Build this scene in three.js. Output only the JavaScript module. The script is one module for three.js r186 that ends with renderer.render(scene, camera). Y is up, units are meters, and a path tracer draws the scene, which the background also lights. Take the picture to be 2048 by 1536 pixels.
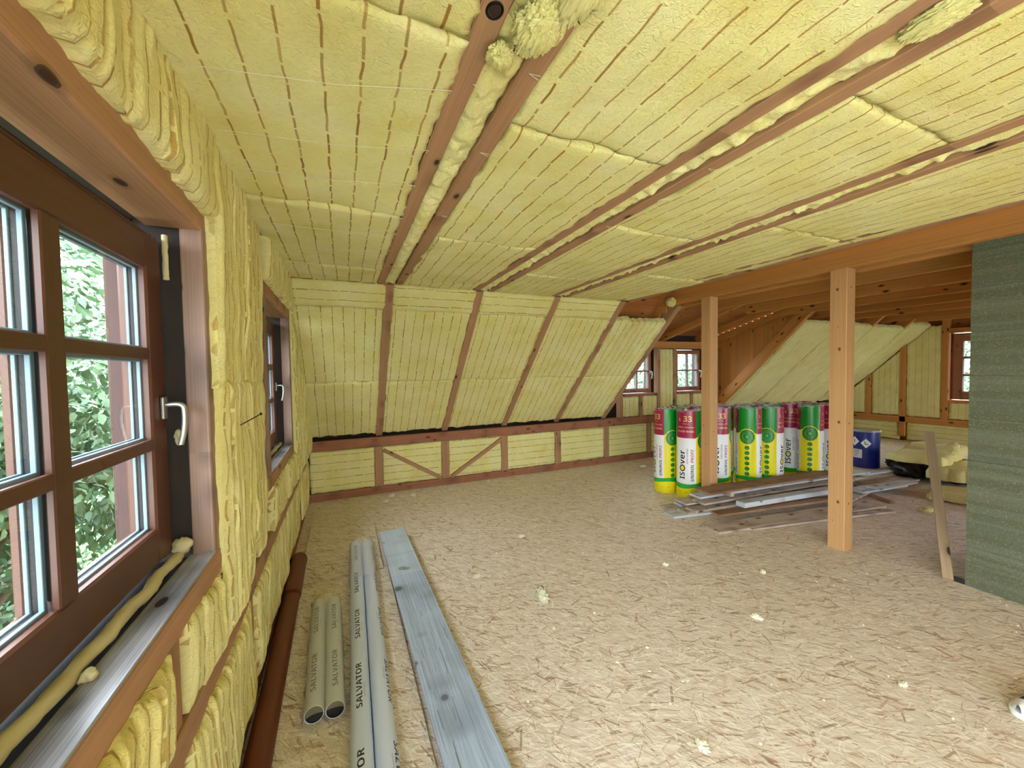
import * as THREE from 'three';
import { mergeGeometries, mergeVertices } from 'three/addons/utils/BufferGeometryUtils.js';
import { RoundedBoxGeometry } from 'three/addons/geometries/RoundedBoxGeometry.js';

// ---------------------------------------------------------------- camera, sky, exposure
const scene = new THREE.Scene();
const renderer = new THREE.WebGLRenderer({ antialias: true });
renderer.toneMapping = THREE.LinearToneMapping;
renderer.toneMappingExposure = 18.8;
renderer.shadowMap.enabled = true;
const R = THREE.MathUtils.degToRad;
const camera = new THREE.PerspectiveCamera(2 * Math.atan(768 / 772) * 180 / Math.PI, 4 / 3, 0.05, 300);
camera.position.set(0, 1.65, 0);
camera.rotation.order = 'YXZ';
camera.rotation.set(R(-1.88), R(-23.6), R(-0.92));

const SKY = 1.0;
{ // an overcast sky: bright cloud, a little bluer and dimmer towards the horizon
  const w = 64, h = 32, d = new Float32Array(w * h * 4);
  for (let y = 0; y < h; y++) for (let x = 0; x < w; x++) {
    const e = Math.sin(((y + 0.5) / h - 0.5) * Math.PI), k = e > 0 ? 0.72 + 0.42 * e : 0.5, i = (y * w + x) * 4;
    d[i] = 0.94 * k; d[i + 1] = 1.0 * k; d[i + 2] = 1.12 * k; d[i + 3] = 1;
  }
  const t = new THREE.DataTexture(d, w, h, THREE.RGBAFormat, THREE.FloatType);
  t.mapping = THREE.EquirectangularReflectionMapping; t.magFilter = t.minFilter = THREE.LinearFilter; t.needsUpdate = true;
  scene.background = t; scene.backgroundIntensity = SKY;
}

// ---------------------------------------------------------------- helpers
const V = (x, y, z) => new THREE.Vector3(x, y, z);
function rng(seed) { let s = (seed * 2654435761) >>> 0; return () => { s = (s + 0x6d2b79f5) | 0; let t = Math.imul(s ^ (s >>> 15), 1 | s); t = (t + Math.imul(t ^ (t >>> 7), 61 | t)) ^ t; return ((t ^ (t >>> 14)) >>> 0) / 4294967296; }; }
function hash(x, y, z) { let h = Math.imul(x, 374761393) + Math.imul(y, 668265263) + Math.imul(z, 2147483647 ^ 0x5bd1e995) | 0; h = Math.imul(h ^ (h >>> 13), 1274126177); return ((h ^ (h >>> 16)) >>> 0) / 2147483648 - 1; }
const sm = (t) => t * t * (3 - 2 * t);
function noise(x, y, s = 0) {
  const xi = Math.floor(x), yi = Math.floor(y), fx = sm(x - xi), fy = sm(y - yi);
  const a = hash(xi, yi, s), b = hash(xi + 1, yi, s), c = hash(xi, yi + 1, s), d = hash(xi + 1, yi + 1, s);
  return a + (b - a) * fx + (c - a) * fy + (a - b - c + d) * fx * fy;
}
const fbm = (x, y, s = 0, o = 3) => { let v = 0, a = 0.6; for (let i = 0; i < o; i++) { v += a * noise(x, y, s + i * 17); x *= 2.03; y *= 2.03; a *= 0.5; } return v; };
const step01 = (a, b, t) => sm(Math.min(1, Math.max(0, (t - a) / (b - a))));

const taken = new Map();
function numbered(name) { const n = taken.get(name) || 0; taken.set(name, n + 1); return n ? name + '_' + String(n).padStart(3, '0') : name; }
function shade(o) { o.traverse((m) => { if (m.isMesh) { m.castShadow = m.receiveShadow = true; } }); return o; }
function add(o, name, label, category, group, kind) {            // a thing at top level
  o.name = numbered(name); scene.add(o);
  if (label) o.userData.label = label;
  if (category) o.userData.category = category;
  if (group) o.userData.group = group;
  if (kind) o.userData.kind = kind;
  return o;
}
const struct = (o, name, label) => add(o, name, label, null, null, 'structure');
function part(parent, geo, mat, name, label) { const m = new THREE.Mesh(geo, mat); m.name = name; if (label) m.userData.label = label; parent.add(m); return m; }
const grp = (x = 0, y = 0, z = 0) => { const g = new THREE.Group(); g.position.set(x, y, z); return g; };

// a chamfered bar of length L along local +z, section w (x) by h (y); uv in metres: u round the section, v along
function bar(L, w, h, c = 0.004, seed = 1, bow = 0) {
  const r = rng(seed), ou = r() * 3, ov = r() * 5, n = bow ? 8 : 1;
  const x = w / 2, y = h / 2; c = Math.min(c, x * 0.4, y * 0.4);
  const ring = [[-x + c, -y], [x - c, -y], [x, -y + c], [x, y - c], [x - c, y], [-x + c, y], [-x, y - c], [-x, -y + c]];
  const pos = [], uv = [], idx = [];
  let per = 0;
  for (let k = 0; k < 8; k++) {
    const a = ring[k], b = ring[(k + 1) % 8], l = Math.hypot(b[0] - a[0], b[1] - a[1]);
    for (let i = 0; i < n; i++) {
      const z0 = L * i / n, z1 = L * (i + 1) / n, q = pos.length / 3, s0 = bow * Math.sin(Math.PI * i / n), s1 = bow * Math.sin(Math.PI * (i + 1) / n);
      pos.push(a[0], a[1] + s0, z0, b[0], b[1] + s0, z0, b[0], b[1] + s1, z1, a[0], a[1] + s1, z1);
      uv.push(ou + per, ov + z0, ou + per + l, ov + z0, ou + per + l, ov + z1, ou + per, ov + z1);
      idx.push(q, q + 1, q + 2, q, q + 2, q + 3);
    }
    per += l;
  }
  for (const [z, flip] of [[0, true], [L, false]]) {
    const q = pos.length / 3;
    for (const p of ring) { pos.push(p[0], p[1], z); uv.push(ou + p[0], ov + p[1] * 0.3 + z); }
    for (let k = 1; k < 7; k++) flip ? idx.push(q, q + k + 1, q + k) : idx.push(q, q + k, q + k + 1);
  }
  const g = new THREE.BufferGeometry();
  g.setAttribute('position', new THREE.Float32BufferAttribute(pos, 3));
  g.setAttribute('uv', new THREE.Float32BufferAttribute(uv, 2));
  g.setIndex(idx); g.computeVertexNormals();
  return g;
}
function basis(a, b, up) {
  const z = b.clone().sub(a), L = z.length(); z.normalize();
  const x = up.clone().cross(z).normalize(), y = z.clone().cross(x);
  return [new THREE.Matrix4().makeBasis(x, y, z), L];
}
let barSeed = 10;
// a timber from a to b (centre line), w across, h along up
function timber(a, b, w, h, mat, up = V(0, 1, 0), c = 0.004, bow = 0) {
  const [m, L] = basis(a, b, up), o = new THREE.Mesh(bar(L, w, h, c, barSeed++, bow), mat);
  o.position.copy(a); o.quaternion.setFromRotationMatrix(m);
  return o;
}
// geometry of a box from corner to corner in its parent's frame, uv in metres
function slab(x0, x1, y0, y1, z0, z1, c = 0.003, long = null) {
  const d = [x1 - x0, y1 - y0, z1 - z0], ax = long ?? d.indexOf(Math.max(...d));
  const cx = (x0 + x1) / 2, cy = (y0 + y1) / 2, cz = (z0 + z1) / 2;
  let a, b, up, w, h;
  if (ax === 0) { a = V(x0, cy, cz); b = V(x1, cy, cz); up = V(0, 1, 0); w = d[2]; h = d[1]; }
  if (ax === 1) { a = V(cx, y0, cz); b = V(cx, y1, cz); up = V(0, 0, 1); w = d[0]; h = d[2]; }
  if (ax === 2) { a = V(cx, cy, z0); b = V(cx, cy, z1); up = V(0, 1, 0); w = d[0]; h = d[1]; }
  const [m, L] = basis(a, b, up); m.setPosition(a);
  return bar(L, w, h, c, barSeed++).applyMatrix4(m);
}
const merge = (list) => mergeGeometries(list.map((g) => (g.index ? g.toNonIndexed() : g)), false);
const mslab = (mat, ...a) => new THREE.Mesh(slab(...a), mat);

// ---------------------------------------------------------------- materials
function canvas(w, h, draw) { const c = document.createElement('canvas'); c.width = w; c.height = h; draw(c.getContext('2d'), w, h); return c; }
function tex(c, tu, tv, srgb = true) {
  const t = new THREE.CanvasTexture(c); t.wrapS = t.wrapT = THREE.RepeatWrapping; t.repeat.set(1 / tu, 1 / tv);
  t.magFilter = THREE.LinearFilter; if (srgb) t.colorSpace = THREE.SRGBColorSpace; return t;
}
const rgb = (c, k = 1, a = 1) => `rgba(${c.map((v) => Math.max(0, Math.min(255, Math.round(v * k)))).join(',')},${a})`;

function woodCanvas(seed, base, { streak = 0.16, knots = 6, dark = [60, 35, 20], stain = 0, w = 512, h = 1024 } = {}) {
  const r = rng(seed);
  return canvas(w, h, (g) => {
    g.fillStyle = rgb(base); g.fillRect(0, 0, w, h);
    for (let i = 0; i < 60; i++) { const x = r() * w, ww = 10 + r() * 60; g.fillStyle = rgb(base, 0.8 + r() * 0.4, 0.25); for (const o of [-w, 0, w]) g.fillRect(x + o, 0, ww, h); }
    for (let i = 0; i < 900; i++) {
      const x = r() * w, y = r() * h, l = 100 + r() * 700, k = 1 + (r() - 0.55) * 2 * streak, ph = r() * 6, am = r() * 4;
      g.strokeStyle = rgb(base, k, 0.35); g.lineWidth = 0.6 + r() * 2;
      for (const oy of [0, -h]) for (const ox of [0, -w]) {
        g.beginPath();
        for (let s = 0; s <= 8; s++) g.lineTo(x + ox + am * Math.sin(ph + s * 0.7), y + oy + l * s / 8);
        g.stroke();
      }
    }
    for (let i = 0; i < knots; i++) {
      const x = 30 + r() * (w - 60), y = 40 + r() * (h - 80), s = 5 + r() * 9;
      for (let k = 5; k >= 0; k--) { g.fillStyle = rgb(k > 2 ? base.map((v, j) => v * 0.72 + dark[j] * 0.1) : dark, 1, k > 2 ? 0.22 : 0.75); g.beginPath(); g.ellipse(x, y, s * (0.5 + k * 0.32), s * (0.6 + k * 0.5), 0, 0, 7); g.fill(); }
    }
    for (let i = 0; i < stain; i++) { const x = r() * w, y = r() * h, s = 20 + r() * 90; const gr = g.createRadialGradient(x, y, 2, x, y, s); const c = r() < 0.6 ? dark : base.map((v) => v * 1.2); gr.addColorStop(0, rgb(c, 1, 0.3)); gr.addColorStop(1, rgb(c, 1, 0)); g.fillStyle = gr; g.fillRect(x - s, y - s, 2 * s, 2 * s); }
  });
}
function wood(seed, base, rough, opts = {}, extra = {}) {
  const t = tex(woodCanvas(seed, base, opts), 0.5, 1.6);
  return new THREE.MeshStandardMaterial({ map: t, roughness: rough, ...extra });
}
const M = {
  brown: wood(1, [176, 134, 98], 0.75, { stain: 10 }),
  brownDark: wood(2, [160, 106, 78], 0.75, { stain: 24 }),
  pine: wood(3, [216, 166, 108], 0.6, { knots: 7, streak: 0.1 }),
  tie: wood(4, [201, 138, 72], 0.65, { knots: 5 }),
  deck: wood(5, [176, 112, 58], 0.75, { knots: 6 }),
  grey: wood(6, [182, 199, 228], 0.5, { knots: 9, dark: [112, 122, 134], streak: 0.24, stain: 26 }),
  pile: wood(7, [196, 180, 166], 0.8, { knots: 7, dark: [70, 55, 45], stain: 30 }),
  pileBrown: wood(8, [150, 116, 88], 0.75, { knots: 4, stain: 20 }),
  pileGrey: wood(9, [200, 204, 210], 0.7, { knots: 5, dark: [90, 90, 90], stain: 20 }),
  lath: wood(10, [178, 152, 118], 0.8, { knots: 2, stain: 8 }),
  sash: wood(11, [88, 52, 36], 0.42, { knots: 0, streak: 0.1 }),
  sill: wood(12, [150, 148, 150], 0.26, { knots: 3, dark: [30, 28, 28], stain: 70, streak: 0.4 }),
  reveal: wood(13, [158, 128, 112], 0.6, { knots: 5, dark: [35, 25, 22], stain: 34 }),
  black: new THREE.MeshStandardMaterial({ color: 0x0d0d10, roughness: 0.6 }),
  wetShadeWood: wood(14, [38, 28, 20], 0.7, { knots: 0, stain: 20 }),  // near-black wood: wet uprights, and painted shade over the window frames
  foam: new THREE.MeshStandardMaterial({ color: 0xd9cfa4, roughness: 0.9 }),
  string: new THREE.MeshStandardMaterial({ color: 0xe8dfc0, roughness: 0.6 }),
  steel: new THREE.MeshStandardMaterial({ color: 0xb9bcb8, roughness: 0.32, metalness: 0.85 }),
  nail: new THREE.MeshStandardMaterial({ color: 0x1c1a18, roughness: 0.5, metalness: 0.6 }),
  spacer: new THREE.MeshStandardMaterial({ color: 0x6f8794, roughness: 0.4 }),
  glass: new THREE.MeshPhysicalMaterial({ color: 0xf4fbfa, transmission: 1, thickness: 0, roughness: 0.0, ior: 1.5 }),
  film: new THREE.MeshPhysicalMaterial({ color: 0xffffff, transmission: 0.8, thickness: 0, roughness: 0.2, ior: 1.4 }),
  outer: new THREE.MeshStandardMaterial({ color: 0x3f2824, roughness: 0.8 }),
  leaf: new THREE.MeshStandardMaterial({ color: 0xffffff, roughness: 0.7, side: THREE.DoubleSide }),
};
// glass wool: fibrous yellow with blotches, printed brown dashes every 10 cm on one version; tile 1.2 m
function woolCanvas(seed, dashes, n = 1024, rows = 12) {
  const r = rng(seed), base = [239, 233, 162];
  return canvas(n, n, (g) => {
    g.fillStyle = rgb(base); g.fillRect(0, 0, n, n);
    for (let i = 0; i < 260; i++) {
      const x = r() * n, y = r() * n, s = 30 + r() * 120, up = r() < 0.5, c = up ? [246, 244, 198] : [224, 208, 112], a = 0.10 + r() * 0.13;
      for (const ox of [-n, 0, n]) for (const oy of [-n, 0, n]) {
        if (x + ox < -s || x + ox > n + s || y + oy < -s || y + oy > n + s) continue;
        const gr = g.createRadialGradient(x + ox, y + oy, 1, x + ox, y + oy, s); gr.addColorStop(0, rgb(c, 1, a)); gr.addColorStop(1, rgb(c, 1, 0)); g.fillStyle = gr; g.fillRect(x + ox - s, y + oy - s, 2 * s, 2 * s);
      }
    }
    for (let i = 0; i < 7000; i++) {
      const x = r() * n, y = r() * n, a = (r() - 0.5) * 2.2, l = 6 + r() * 40, k = r() < 0.5;
      g.strokeStyle = k ? 'rgba(252,246,205,.22)' : 'rgba(190,166,92,.2)'; g.lineWidth = 0.6 + r() * 0.8;
      g.beginPath(); g.moveTo(x, y); g.quadraticCurveTo(x + l * 0.5 * Math.cos(a) + r() * 8 - 4, y + l * 0.5 * Math.sin(a) + r() * 8 - 4, x + l * Math.cos(a), y + l * Math.sin(a)); g.stroke();
    }
    if (dashes) {
      const m = n / 1.2;
      for (let k = 0; k < rows; k++) {
        const x = (0.5 + k) * 1.2 / rows * m; let y = -r() * 0.1 * m;
        while (y < n) {
          const l = (0.05 + r() * 0.09) * m, y1 = Math.min(y + l, n + 20), al = dashes * (0.45 + r() * 0.55);
          g.strokeStyle = rgb([146, 100, 40], 0.9 + r() * 0.2, al); g.lineWidth = (0.0055 + r() * 0.003) * m;
          g.beginPath(); for (let s = 0; s <= 6; s++) g.lineTo(x + 2.5 * noise(k * 9, (y + (y1 - y) * s / 6) / 40, 5), y + (y1 - y) * s / 6); g.stroke();
          y = y1 + (0.006 + r() * 0.018) * m;
        }
      }
    }
  });
}
const woolBump = tex(canvas(512, 512, (g, n) => {
  const r = rng(77); g.fillStyle = '#808080'; g.fillRect(0, 0, n, n);
  for (let i = 0; i < 9000; i++) { const v = Math.floor(r() * 255), x = r() * n, y = r() * n, a = r() * 6.3, l = 3 + r() * 18; g.strokeStyle = `rgba(${v},${v},${v},.35)`; g.lineWidth = 0.8 + r() * 1.6; g.beginPath(); g.moveTo(x, y); g.lineTo(x + l * Math.cos(a), y + l * Math.sin(a)); g.stroke(); }
}), 0.6, 0.6, false);
const woolMat = (c, b = true) => new THREE.MeshStandardMaterial({ map: tex(c, 1.2, 1.2), ...(b ? { bumpMap: woolBump, bumpScale: 0.006 } : {}), roughness: 1 });
M.wool = woolMat(woolCanvas(21, 0.85));
M.woolFaint = woolMat(woolCanvas(22, 0.42), false);
M.woolGable = woolMat(woolCanvas(24, 0.6, 1024, 21));
M.woolPlain = woolMat(woolCanvas(23, 0));

// oriented strand board, tile 2.4 m
const osbC = canvas(2048, 2048, (g, n) => {
  const r = rng(31); g.fillStyle = 'rgb(226,211,194)'; g.fillRect(0, 0, n, n);
  const pal = [[248, 238, 224], [238, 224, 206], [226, 208, 188], [212, 190, 168], [250, 243, 232], [188, 158, 132], [232, 215, 196], [150, 116, 90]];
  for (let i = 0; i < 19000; i++) {
    const late = i > 13000, x = r() * n, y = r() * n, l = (late ? 14 : 34) + r() * (late ? 55 : 70), w = (late ? 1.2 : 3) + r() * r() * (late ? 6 : 15), a = (r() - 0.5) * (r() < 0.75 ? 1.3 : 3.1) + 0.7, c = pal[Math.floor(Math.pow(r(), 2.0) * 8) % 8];
    g.fillStyle = rgb(c, 0.95 + r() * 0.1, late ? 0.8 : 0.65);
    for (const ox of [0, x > n / 2 ? -n : n]) for (const oy of [0, y > n / 2 ? -n : n]) {
      const X = x + ox, Y = y + oy; if (X < -90 || X > n + 90 || Y < -90 || Y > n + 90) continue;
      g.save(); g.translate(X, Y); g.rotate(a); g.beginPath(); g.moveTo(-l / 2, -w / 2); g.lineTo(l / 2 - w, -w / 2); g.lineTo(l / 2, w / 2); g.lineTo(-l / 2 + w, w / 2); g.fill();
      if (late || w > 9) { g.fillStyle = 'rgba(110,76,46,.42)'; g.fillRect(-l / 2, w / 2, l, 1.1); g.fillStyle = rgb(c, 1, 0.8); }
      g.restore();
    }
  }
});
M.osb = new THREE.MeshStandardMaterial({ map: tex(osbC, 2.4, 2.4), roughness: 0.62 });
const concC = canvas(512, 512, (g, n) => {
  const r = rng(41); g.fillStyle = 'rgb(92,95,70)'; g.fillRect(0, 0, n, n);
  for (let i = 0; i < 24000; i++) { const k = r(); g.fillStyle = k < 0.5 ? 'rgba(90,96,88,.3)' : 'rgba(196,200,190,.25)'; const s = 0.6 + r() * 2.2; g.fillRect(r() * n, r() * n, s, s); }
  for (let i = 0; i < 40; i++) { const y = r() * n; g.fillStyle = `rgba(${r() < 0.5 ? '105,110,100' : '170,176,166'},.10)`; g.fillRect(y, 0, 4 + r() * 30, n); }
});
M.concrete = new THREE.MeshStandardMaterial({ map: tex(concC, 1, 1), roughness: 0.9 });

// ---------------------------------------------------------------- glass wool batts
function batt({ O, U, Vv, N, W, v0, v1, ru = 0.022, rv = 0.022, amp = 0.010, pil = 0.012, thick = 0.02, rag = 0.012, seed = 1, mat = M.wool, turn = false, crease = 0, rough = 0, deep = 0.07, flat = 0.35 }) {
  const f0 = typeof v0 === 'function' ? v0 : () => v0, f1 = typeof v1 === 'function' ? v1 : () => v1;
  let H = 0; for (let i = 0; i <= 20; i++) H = Math.max(H, f1(W * i / 20) - f0(W * i / 20));
  const nu = Math.max(6, Math.ceil(W / ru)), nv = Math.max(6, Math.ceil(H / rv)), r = rng(seed);
  const ou = Math.floor(r() * 12) * 0.1 + 0.1 * r() * 0.3, ov = r() * 1.2;
  const lines = [];
  if (crease) for (let u = 0.03 + r() * 0.05; u < W; u += 0.04 + r() * 0.075) lines.push([u, 0.35 + r() * 0.65, 0.004 + r() * 0.006, Math.floor(r() * 1e4)]);
  const pos = [], uv = [], idx = [], P = V(0, 0, 0);
  const put = (u, v, h) => { P.set(0, 0, 0).addScaledVector(U, u).addScaledVector(Vv, v).addScaledVector(N, h); pos.push(P.x, P.y, P.z); turn ? uv.push(ov + v + ou, u + ov) : uv.push(ou + u, ov + v); };
  const edge = [];
  for (let i = 0; i <= nu; i++) {
    const u0 = W * i / nu, a = f0(u0), b = Math.max(a + 0.006, f1(u0));
    for (let j = 0; j <= nv; j++) {
      let u = u0, v = a + (b - a) * j / nv;
      const dl = u0, dr = W - u0, db = v - a, dt = b - v, d = Math.min(dl, dr, db, dt);
      const n1 = fbm(v * 13, u * 3 + (dl < dr ? 0 : 50), seed + 3, 3) + 0.5 * Math.max(0, noise(v * 45, dl < dr ? 1 : 9, seed + 5)), n2 = fbm(u * 13, (db < dt ? 0 : 50), seed + 4, 3) + 0.5 * Math.max(0, noise(u * 45, 3, seed + 6));
      const kx = Math.max(0, 1 - Math.min(dl, dr) / 0.07), ky = Math.max(0, 1 - Math.min(db, dt) / 0.07);
      u += (dl < dr ? -1 : 1) * rag * n1 * kx; v += (db < dt ? -1 : 1) * rag * n2 * ky;
      let h = thick + pil * fbm(u0 * 2.1, v * 1.7, seed, 2) + amp * fbm(u0 * 9, v * 6, seed + 1, 3);
      if (rough) h += rough * (fbm(u0 * 28, v * 28, seed + 8, 3) + 0.6 * Math.abs(noise(u0 * 16, v * 16, seed + 9)));
      if (crease) for (const [cu, dp, cw, s] of lines) {
        const q = u0 - cu - 0.02 * noise(v * 1.6, s, 7) - 0.006 * noise(v * 6, s, 8); if (Math.abs(q) > 0.03) continue;
        const act = step01(-0.25, 0.35, noise(v * 1.5, s, 9) + 0.25);
        h -= crease * dp * act * Math.exp(-(q * q) / (cw * cw)); h += crease * 0.25 * dp * act * Math.exp(-Math.pow(Math.abs(q) - 0.016, 2) / 0.0002);
      }
      const e = step01(0, 0.03, d); h = h * (flat + (1 - flat) * e) - 0.004 * (1 - e);
      put(u, v, h);
    }
  }
  const at = (i, j) => i * (nv + 1) + j;
  for (let i = 0; i < nu; i++) for (let j = 0; j < nv; j++) idx.push(at(i, j), at(i + 1, j), at(i + 1, j + 1), at(i, j), at(i + 1, j + 1), at(i, j + 1));
  for (let i = 0; i < nu; i++) edge.push(at(i, 0)); for (let j = 0; j < nv; j++) edge.push(at(nu, j));
  for (let i = nu; i > 0; i--) edge.push(at(i, nv)); for (let j = nv; j > 0; j--) edge.push(at(0, j));
  const q0 = pos.length / 3;
  for (const k of edge) { pos.push(pos[k * 3] - N.x * deep, pos[k * 3 + 1] - N.y * deep, pos[k * 3 + 2] - N.z * deep); uv.push(uv[k * 2] + 0.03, uv[k * 2 + 1] + 0.05); }
  for (let k = 0; k < edge.length; k++) { const k1 = (k + 1) % edge.length; idx.push(edge[k], q0 + k, q0 + k1, edge[k], q0 + k1, edge[k1]); }
  const g = new THREE.BufferGeometry();
  g.setAttribute('position', new THREE.Float32BufferAttribute(pos, 3)); g.setAttribute('uv', new THREE.Float32BufferAttribute(uv, 2));
  g.setIndex(idx); g.computeVertexNormals();
  const m = new THREE.Mesh(g, mat); m.position.copy(O); return m;
}
const X = V(1, 0, 0), Y = V(0, 1, 0), Z = V(0, 0, 1), S2 = Math.SQRT1_2;
let battSeed = 100;
// faces of the room: (frame for a batt whose u/v start at the given place)
const onCeiling = (x0, z0, o) => batt({ O: V(x0, 2.525, z0), U: X, Vv: Z, N: V(0, -1, 0), seed: battSeed++, ...o });
const slopeUp = V(0, S2, S2), slopeIn = V(0, -S2, S2);
const onSlope = (x0, s0, o) => batt({ O: V(x0, 0.80 + s0 * S2, -5.58 + s0 * S2).addScaledVector(slopeIn, -0.02), U: X, Vv: slopeUp, N: slopeIn, seed: battSeed++, ...o });
const onFar = (x0, y0, o) => batt({ O: V(x0, y0, -5.575), U: X, Vv: Y, N: Z, seed: battSeed++, ...o });
const onLeft = (z0, y0, o) => batt({ O: V(-0.455, y0, z0), U: V(0, 0, -1), Vv: Y, N: X, seed: battSeed++, ...o });
const XR = 11.2, ZN = 5.0;   // the opposite gable, the near wall
const onRight = (z0, y0, o) => batt({ O: V(XR + 0.02, y0, z0), U: Z, Vv: Y, N: V(-1, 0, 0), seed: battSeed++, ...o });

// ---------------------------------------------------------------- the shell
struct(new THREE.Mesh(slab(-0.75, XR + 0.2, -0.22, 0, -5.9, ZN + 0.2, 0, 2), M.osb), 'floor', 'oriented strand board floor strewn with yellow crumbs');
function walled(x0, x1, y0, y1, z0, z1, holes, axis) { // a wall slab with rectangular holes, cut into strips; axis 'x' runs along x, 'z' along z
  const list = [], cuts = [...new Set([axis === 'x' ? x0 : z0, axis === 'x' ? x1 : z1, ...holes.flatMap((h) => [h[0], h[1]])])].sort((a, b) => a - b);
  for (let i = 0; i < cuts.length - 1; i++) {
    const a = cuts[i], b = cuts[i + 1], m = (a + b) / 2;
    let bits = [[y0, y1]];
    for (const h of holes) if (m > h[0] && m < h[1]) bits = bits.flatMap(([p, q]) => [[p, Math.min(q, h[2])], [Math.max(p, h[3]), q]].filter(([s, t]) => t - s > 1e-4));
    for (const [p, q] of bits) list.push(axis === 'x' ? slab(a, b, p, q, z0, z1, 0) : slab(x0, x1, p, q, a, b, 0));
  }
  return merge(list);
}
const NEAR = [[-0.42, 1.75, 0.06, 2.47], [6.6, 9.6, 0.06, 2.47]], WL = [[0.35, 2.35, 0.06, 2.42], [2.55, 4.6, 0.06, 2.42]];   // unseen tall glazing added behind the viewer for daylight: near wall, window gable
const W1 = [-1.70, -0.56, 1.0, 2.17], W2 = [-4.03, -2.89, 1.0, 2.17];
struct(new THREE.Mesh(walled(-0.70, -0.64, -0.2, 2.9, -5.9, ZN + 0.2, [W1, W2, ...WL], 'z'), M.deck), 'wall_left', 'gable wall boarding behind the insulation');
const WR = [-3.60, -2.5, 0.93, 2.28];
struct(new THREE.Mesh(walled(XR + 0.12, XR + 0.22, -0.2, 2.9, -5.9, ZN + 0.2, [WR], 'z'), M.deck), 'wall_right', 'opposite gable wall boarding');
const D1 = [4.66, 5.36, 1.20, 2.03], D2 = [5.94, 6.64, 1.20, 2.03];
struct(new THREE.Mesh(walled(-0.75, XR + 0.2, -0.2, 2.45, -5.86, -5.76, [D1, D2, [-0.8, 4.1, 0.9, 2.5], [7.16, 12, 0.9, 2.5]], 'x'), M.wetShadeWood), 'wall_far', 'boarding behind the knee wall and dormer front');
struct(new THREE.Mesh(walled(-0.75, XR + 0.2, -0.2, 2.9, ZN, ZN + 0.15, NEAR, 'x'), M.woolPlain), 'wall_near', 'insulated wall with added daylight glazing behind the viewer');
function slopeSlab(x0, x1, s0, s1, off, th, mat, name, label) { const g = slab(x0, x1, off - th, off, s0, s1, 0, 0); const o = new THREE.Mesh(g, mat); o.position.set(0, 0.8, -5.58); o.rotation.x = -Math.PI / 4; return struct(o, name, label); }
slopeSlab(-0.75, 4.12, -0.5, 3.4, 0.30, 0.08, M.deck, 'ceiling_slope', 'roof boarding above the sloping insulation beside the window gable');
slopeSlab(7.16, XR + 0.2, -0.5, 3.4, 0.30, 0.08, M.deck, 'ceiling_slope', 'roof boarding above the sloping insulation beyond the dormer');
struct(mslab(M.deck, 4.52, 4.62, 0.001, 2.5, -0.34, ZN - 0.002, 0), 'light_block_wall', 'unseen boarded wall added to keep window light off the gable');  // added out of view to block light from the farther near-wall window
// boards of the deck over the collar beams; they close the room above
{
  const g = grp(0, 2.73, 0); struct(g, 'ceiling', 'timber deck boards over the beams');
  for (let z = -4.35, k = 0; z < ZN + 0.15; z += 0.152, k++) part(g, slab(-0.75, XR + 0.2, 0, 0.03, z, z + 0.15, 0.003), M.deck, 'plank');
  part(g, slab(-0.75, XR + 0.2, 0.05, 0.12, -4.6, ZN + 0.2, 0), M.deck, 'subdeck');
}

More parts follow.
